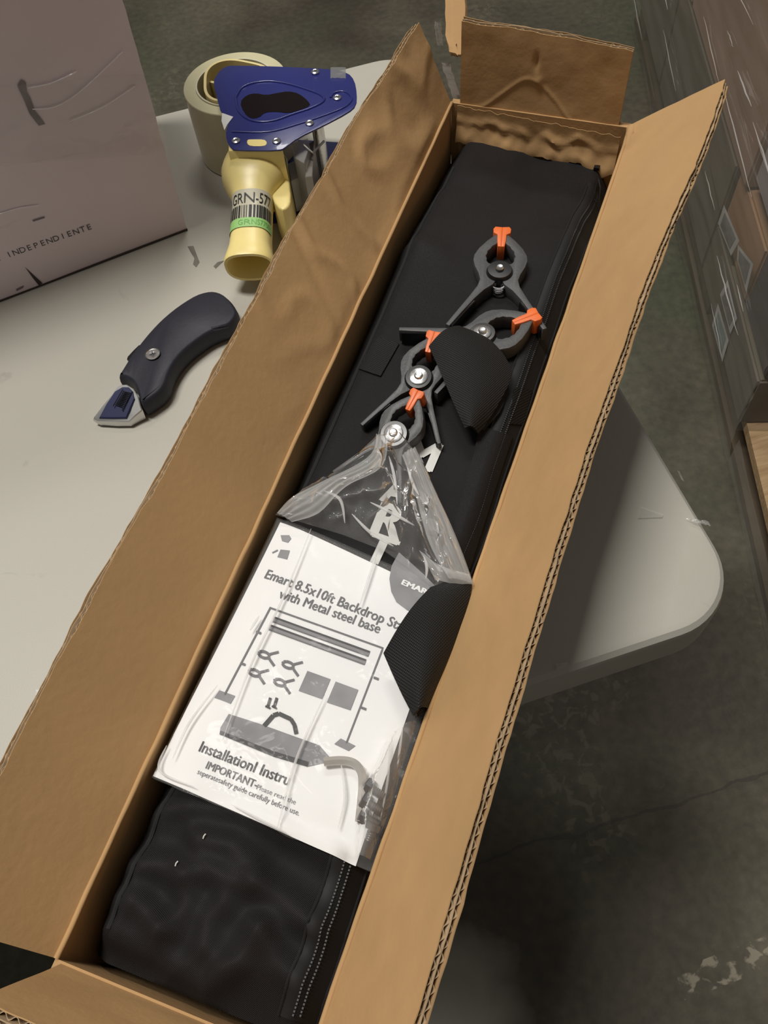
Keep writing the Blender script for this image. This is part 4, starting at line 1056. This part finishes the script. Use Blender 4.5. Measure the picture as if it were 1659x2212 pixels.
# ================================================================== WRAPPED PALLET
PO = Vector((.691, .387, 0)); PD = Vector((.587, 1.711, 0)).normalized(); PN = Vector((PD.y, -PD.x, 0))
def W(s, n_, z): return PO + PD*s + PN*n_ + UP*z
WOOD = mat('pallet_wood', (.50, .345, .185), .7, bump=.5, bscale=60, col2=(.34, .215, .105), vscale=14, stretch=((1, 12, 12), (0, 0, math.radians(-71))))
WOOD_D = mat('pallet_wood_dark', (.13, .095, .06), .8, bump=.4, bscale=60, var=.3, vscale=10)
pal = thing('wooden_pallet', 'pale wooden pallet on the floor under the wrapped cartons', 'pallet', W(.6, .5, 0))
for i in range(6):
    m = MB(); n0 = .005 + i*.165
    m.box(W(-.28, n0, .078), PD*1.98, PN*(.135 if i % 5 else .145), UP*.020); m.build('deck_board', WOOD, pal)
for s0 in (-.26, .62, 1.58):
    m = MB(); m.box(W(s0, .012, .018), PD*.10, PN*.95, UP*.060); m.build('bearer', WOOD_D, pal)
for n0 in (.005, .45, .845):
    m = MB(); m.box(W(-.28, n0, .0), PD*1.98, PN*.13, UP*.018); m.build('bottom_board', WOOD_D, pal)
BR1 = mat('carton_greybrown', (.155, .128, .092), .8, var=.15, vscale=5)
BR2 = mat('carton_tan', (.40, .255, .175), .75, var=.12, vscale=5)
BR3 = mat('carton_purple', (.075, .06, .066), .6, var=.2, vscale=6)
BR4 = mat('carton_orange', (.42, .25, .135), .75, var=.12, vscale=6)
BR5 = mat('carton_lilac', (.42, .36, .37), .7, var=.12, vscale=6)
def pcarton(s0, s1, n0, n1, z0, z1, mt, label):
    root = thing('shipping_carton', label, 'carton', W((s0+s1)/2, (n0+n1)/2, z0), 'cartons on the wrapped pallet')
    g = .003; m = MB(); n0 -= .026
    vs_ = [W(s0+g, n0+g, z0), W(s1-g, n0+g, z0), W(s1-g, n1-g, z0), W(s0+g, n1-g, z0), W(s0+g, n0+g, z1-g), W(s1-g, n0+g, z1-g), W(s1-g, n1-g, z1-g), W(s0+g, n1-g, z1-g)]
    m.add(vs_, [(0,3,2,1),(4,5,6,7),(0,1,5,4),(1,2,6,5),(2,3,7,6),(3,0,4,7)])
    o = m.build('carton_body', mt, root)
    bm = bmesh.new(); bm.from_mesh(o.data); bmesh.ops.bevel(bm, geom=list(bm.edges), offset=.004, segments=2, affect='EDGES'); bm.to_mesh(o.data); bm.free()
    m = MB(); m.box(W(s0+.01, (n0+n1)/2-.024, z1-g), PD*(s1-s0-.02), PN*.048, UP*.0006); m.build('sealing_tape', TAPE, root)
    return root
pcarton(1.26, 1.68, .012, .45, .0985, .335, BR1, 'grey-brown carton in the lower tier at the far end of the pallet')
pcarton(.665, 1.26, .012, .45, .0985, .335, BR1, 'grey-brown carton in the lower tier in the middle of the pallet')
pcarton(.285, .665, .012, .45, .0985, .215, BR1, 'low grey-brown carton with white labels at the near pallet corner')
pcarton(.285, .455, .02, .45, .216, .36, BR3, 'dark purple carton at the near corner of the pallet')
pcarton(.455, .665, .02, .45, .216, .335, BR4, 'orange-brown carton beside the dark purple one')
pcarton(1.16, 1.68, .012, .45, .336, .66, BR2, 'reddish tan carton in the upper tier at the far end')
pcarton(.60, 1.16, .012, .45, .336, .62, BR2, 'reddish tan carton in the upper tier above the middle')
pcarton(.40, .60, .02, .45, .361, .60, BR5, 'lilac-grey carton high at the right edge of the picture')
LAB = mat('white_label', (.62, .62, .59), .6, var=.25, vscale=40); LABP = mat('label_print', (.25, .235, .23), .7, var=.4, vscale=70); LABT = mat('teal_label', (.24, .30, .295), .6, var=.2, vscale=30)
def plabel(px, mt, label, inner=None):
    fp = W(0, -.0145, 0)
    q = [hit(*p, fp, PN) for p in px]
    c_ = sum(q, Vector())/4
    root = thing('shipping_label', label, 'label', c_, 'labels under the stretch film')
    m = MB(); m.add(q, [(0, 1, 2, 3)]); m.build('label_paper', mt, root)
    q2 = [c_ + (p-c_)*.72 - PN*.0008 for p in q]; m = MB(); m.add(q2, [(0, 1, 2, 3)]); m.build('label_print', inner or LABP, root)
plabel([(1564, 443), (1597, 520), (1579, 553), (1551, 482)], LAB, 'white-edged label nearest the carton flap under the film')
plabel([(1594, 528), (1627, 570), (1612, 632), (1592, 560)], LAB, 'white-edged label right of the upper one under the film')
plabel([(1572, 604), (1592, 688), (1577, 722), (1555, 636)], LAB, 'pale label above the teal one under the film')
plabel([(1551, 655), (1574, 735), (1560, 782), (1538, 702)], LAB, 'teal label lowest on the wrapped carton', LABT)
SFILM = film('stretch_film', (.70, .68, .66), .14, .10, .10, bump=1.0, bscale=7, stretch=((.35, 5, 5), (0, 0, math.radians(-71))), fk=.28)
sf = thing('stretch_film', 'shiny clear stretch film wrapped around the cartons and pallet', 'stretch film', W(.9, -.01, 0))
def side_film(s, t):
    z = .004 + .62*t; ss = .27 + 1.43*s
    return W(ss, -.004 - .014*sstep(.0, .11, z) - .006*abs(nz(ss*3, z*22, 1.0)) - .004*nz(ss*5, z*40, 4), z)
sheet('side_wrap', side_film, 120, 90, SFILM, sf)
def skirt_film(s, t):
    z = .003 + .072*t; ss = -.27 + .54*s
    return W(ss, -.004 - .004*abs(nz(ss*6, z*50, 2.0)), z)
sheet('skirt_wrap', skirt_film, 60, 12, SFILM, sf)
def end_film(s, t):
    z = .100 + .50*t; nn = -.018 + .47*s
    return W(.274 - .006*abs(nz(nn*10, z*14, 7)), nn, z)
sheet('end_wrap', end_film, 40, 40, SFILM, sf)

WRK = film('wrinkle_glint', (.92, .90, .88), .34, .10, .2, fk=.4)  # milky white colour stands in for highlight streaks along the film wrinkles
random.seed(11)
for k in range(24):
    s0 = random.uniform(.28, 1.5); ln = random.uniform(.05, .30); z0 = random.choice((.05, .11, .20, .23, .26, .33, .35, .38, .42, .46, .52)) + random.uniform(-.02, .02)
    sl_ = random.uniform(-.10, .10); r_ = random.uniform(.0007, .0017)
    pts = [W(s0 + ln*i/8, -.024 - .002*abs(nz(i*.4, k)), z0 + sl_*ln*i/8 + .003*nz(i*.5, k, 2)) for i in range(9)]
    m = MB(); m.tube(pts, [r_*math.sin(math.pi*(i+.6)/9.2) for i in range(9)], 8); m.build('wrinkle_glint', WRK, sf, 60)

# pale milky lines on the clear bag, painted in for light streaks on creases
FCR = film('crease_glint', (.97, .97, .97), .42, .08, .2, fk=.3)
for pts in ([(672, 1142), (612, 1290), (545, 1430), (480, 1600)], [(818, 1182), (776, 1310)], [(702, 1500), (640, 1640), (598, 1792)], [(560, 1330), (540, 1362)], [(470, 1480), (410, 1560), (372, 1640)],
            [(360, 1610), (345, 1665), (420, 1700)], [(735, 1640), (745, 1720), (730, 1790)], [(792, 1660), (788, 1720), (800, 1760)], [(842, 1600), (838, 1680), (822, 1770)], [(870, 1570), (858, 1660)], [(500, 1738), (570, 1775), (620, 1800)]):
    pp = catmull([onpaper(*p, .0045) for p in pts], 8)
    m = MB(); m.tube(pp, [.0007*math.sin(math.pi*(i+.5)/len(pp)) + .0001 for i in range(len(pp))], 6); m.build('crease_glint', FCR, zipbag, 60)
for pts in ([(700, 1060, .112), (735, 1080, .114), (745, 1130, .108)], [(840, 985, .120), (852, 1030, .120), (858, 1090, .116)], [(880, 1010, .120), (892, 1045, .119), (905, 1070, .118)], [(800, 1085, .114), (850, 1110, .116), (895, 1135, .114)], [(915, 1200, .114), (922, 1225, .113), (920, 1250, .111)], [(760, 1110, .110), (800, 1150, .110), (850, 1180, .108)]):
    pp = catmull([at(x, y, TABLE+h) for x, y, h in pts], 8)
    m = MB(); m.tube(pp, [.0010*math.sin(math.pi*(i+.5)/len(pp)) + .0001 for i in range(len(pp))], 6); m.build('crease_glint', FCR, zipbag, 60)
# scuffs on the table, lint on the bag
SCF = mat('table_scuff', (.20, .185, .15), .7, var=.4, vscale=90)
for pts in ([(405, 532), (418, 531), (424, 548), (431, 566), (424, 577), (417, 571), (420, 558), (412, 545)], [(461, 575), (470, 566), (484, 563), (474, 572), (466, 580)], [(1463, 1016), (1468, 1018), (1478, 1040), (1472, 1036)]):
    m = MB(); m.add([at(*p, TABLE+.0003) for p in pts], [tuple(range(len(pts)))]); m.build('scuff_mark', SCF, tb)
for (x, y), lb_ in (((441, 1806), 'tiny white lint speck just below the printed sheet'), ((381, 1865), 'tiny white lint speck further left on the slack bag end')):
    p = onbag(x, y, .0012); m = MB(); m.tube([p - BU*.0014, p + UP*.0005, p + BU*.0012 + BV*.0003], .0004, 6)
    tag(m.build('lint_speck', PRINT_W, None, 50, loc=p), lb_, 'lint', 'lint on the bag')
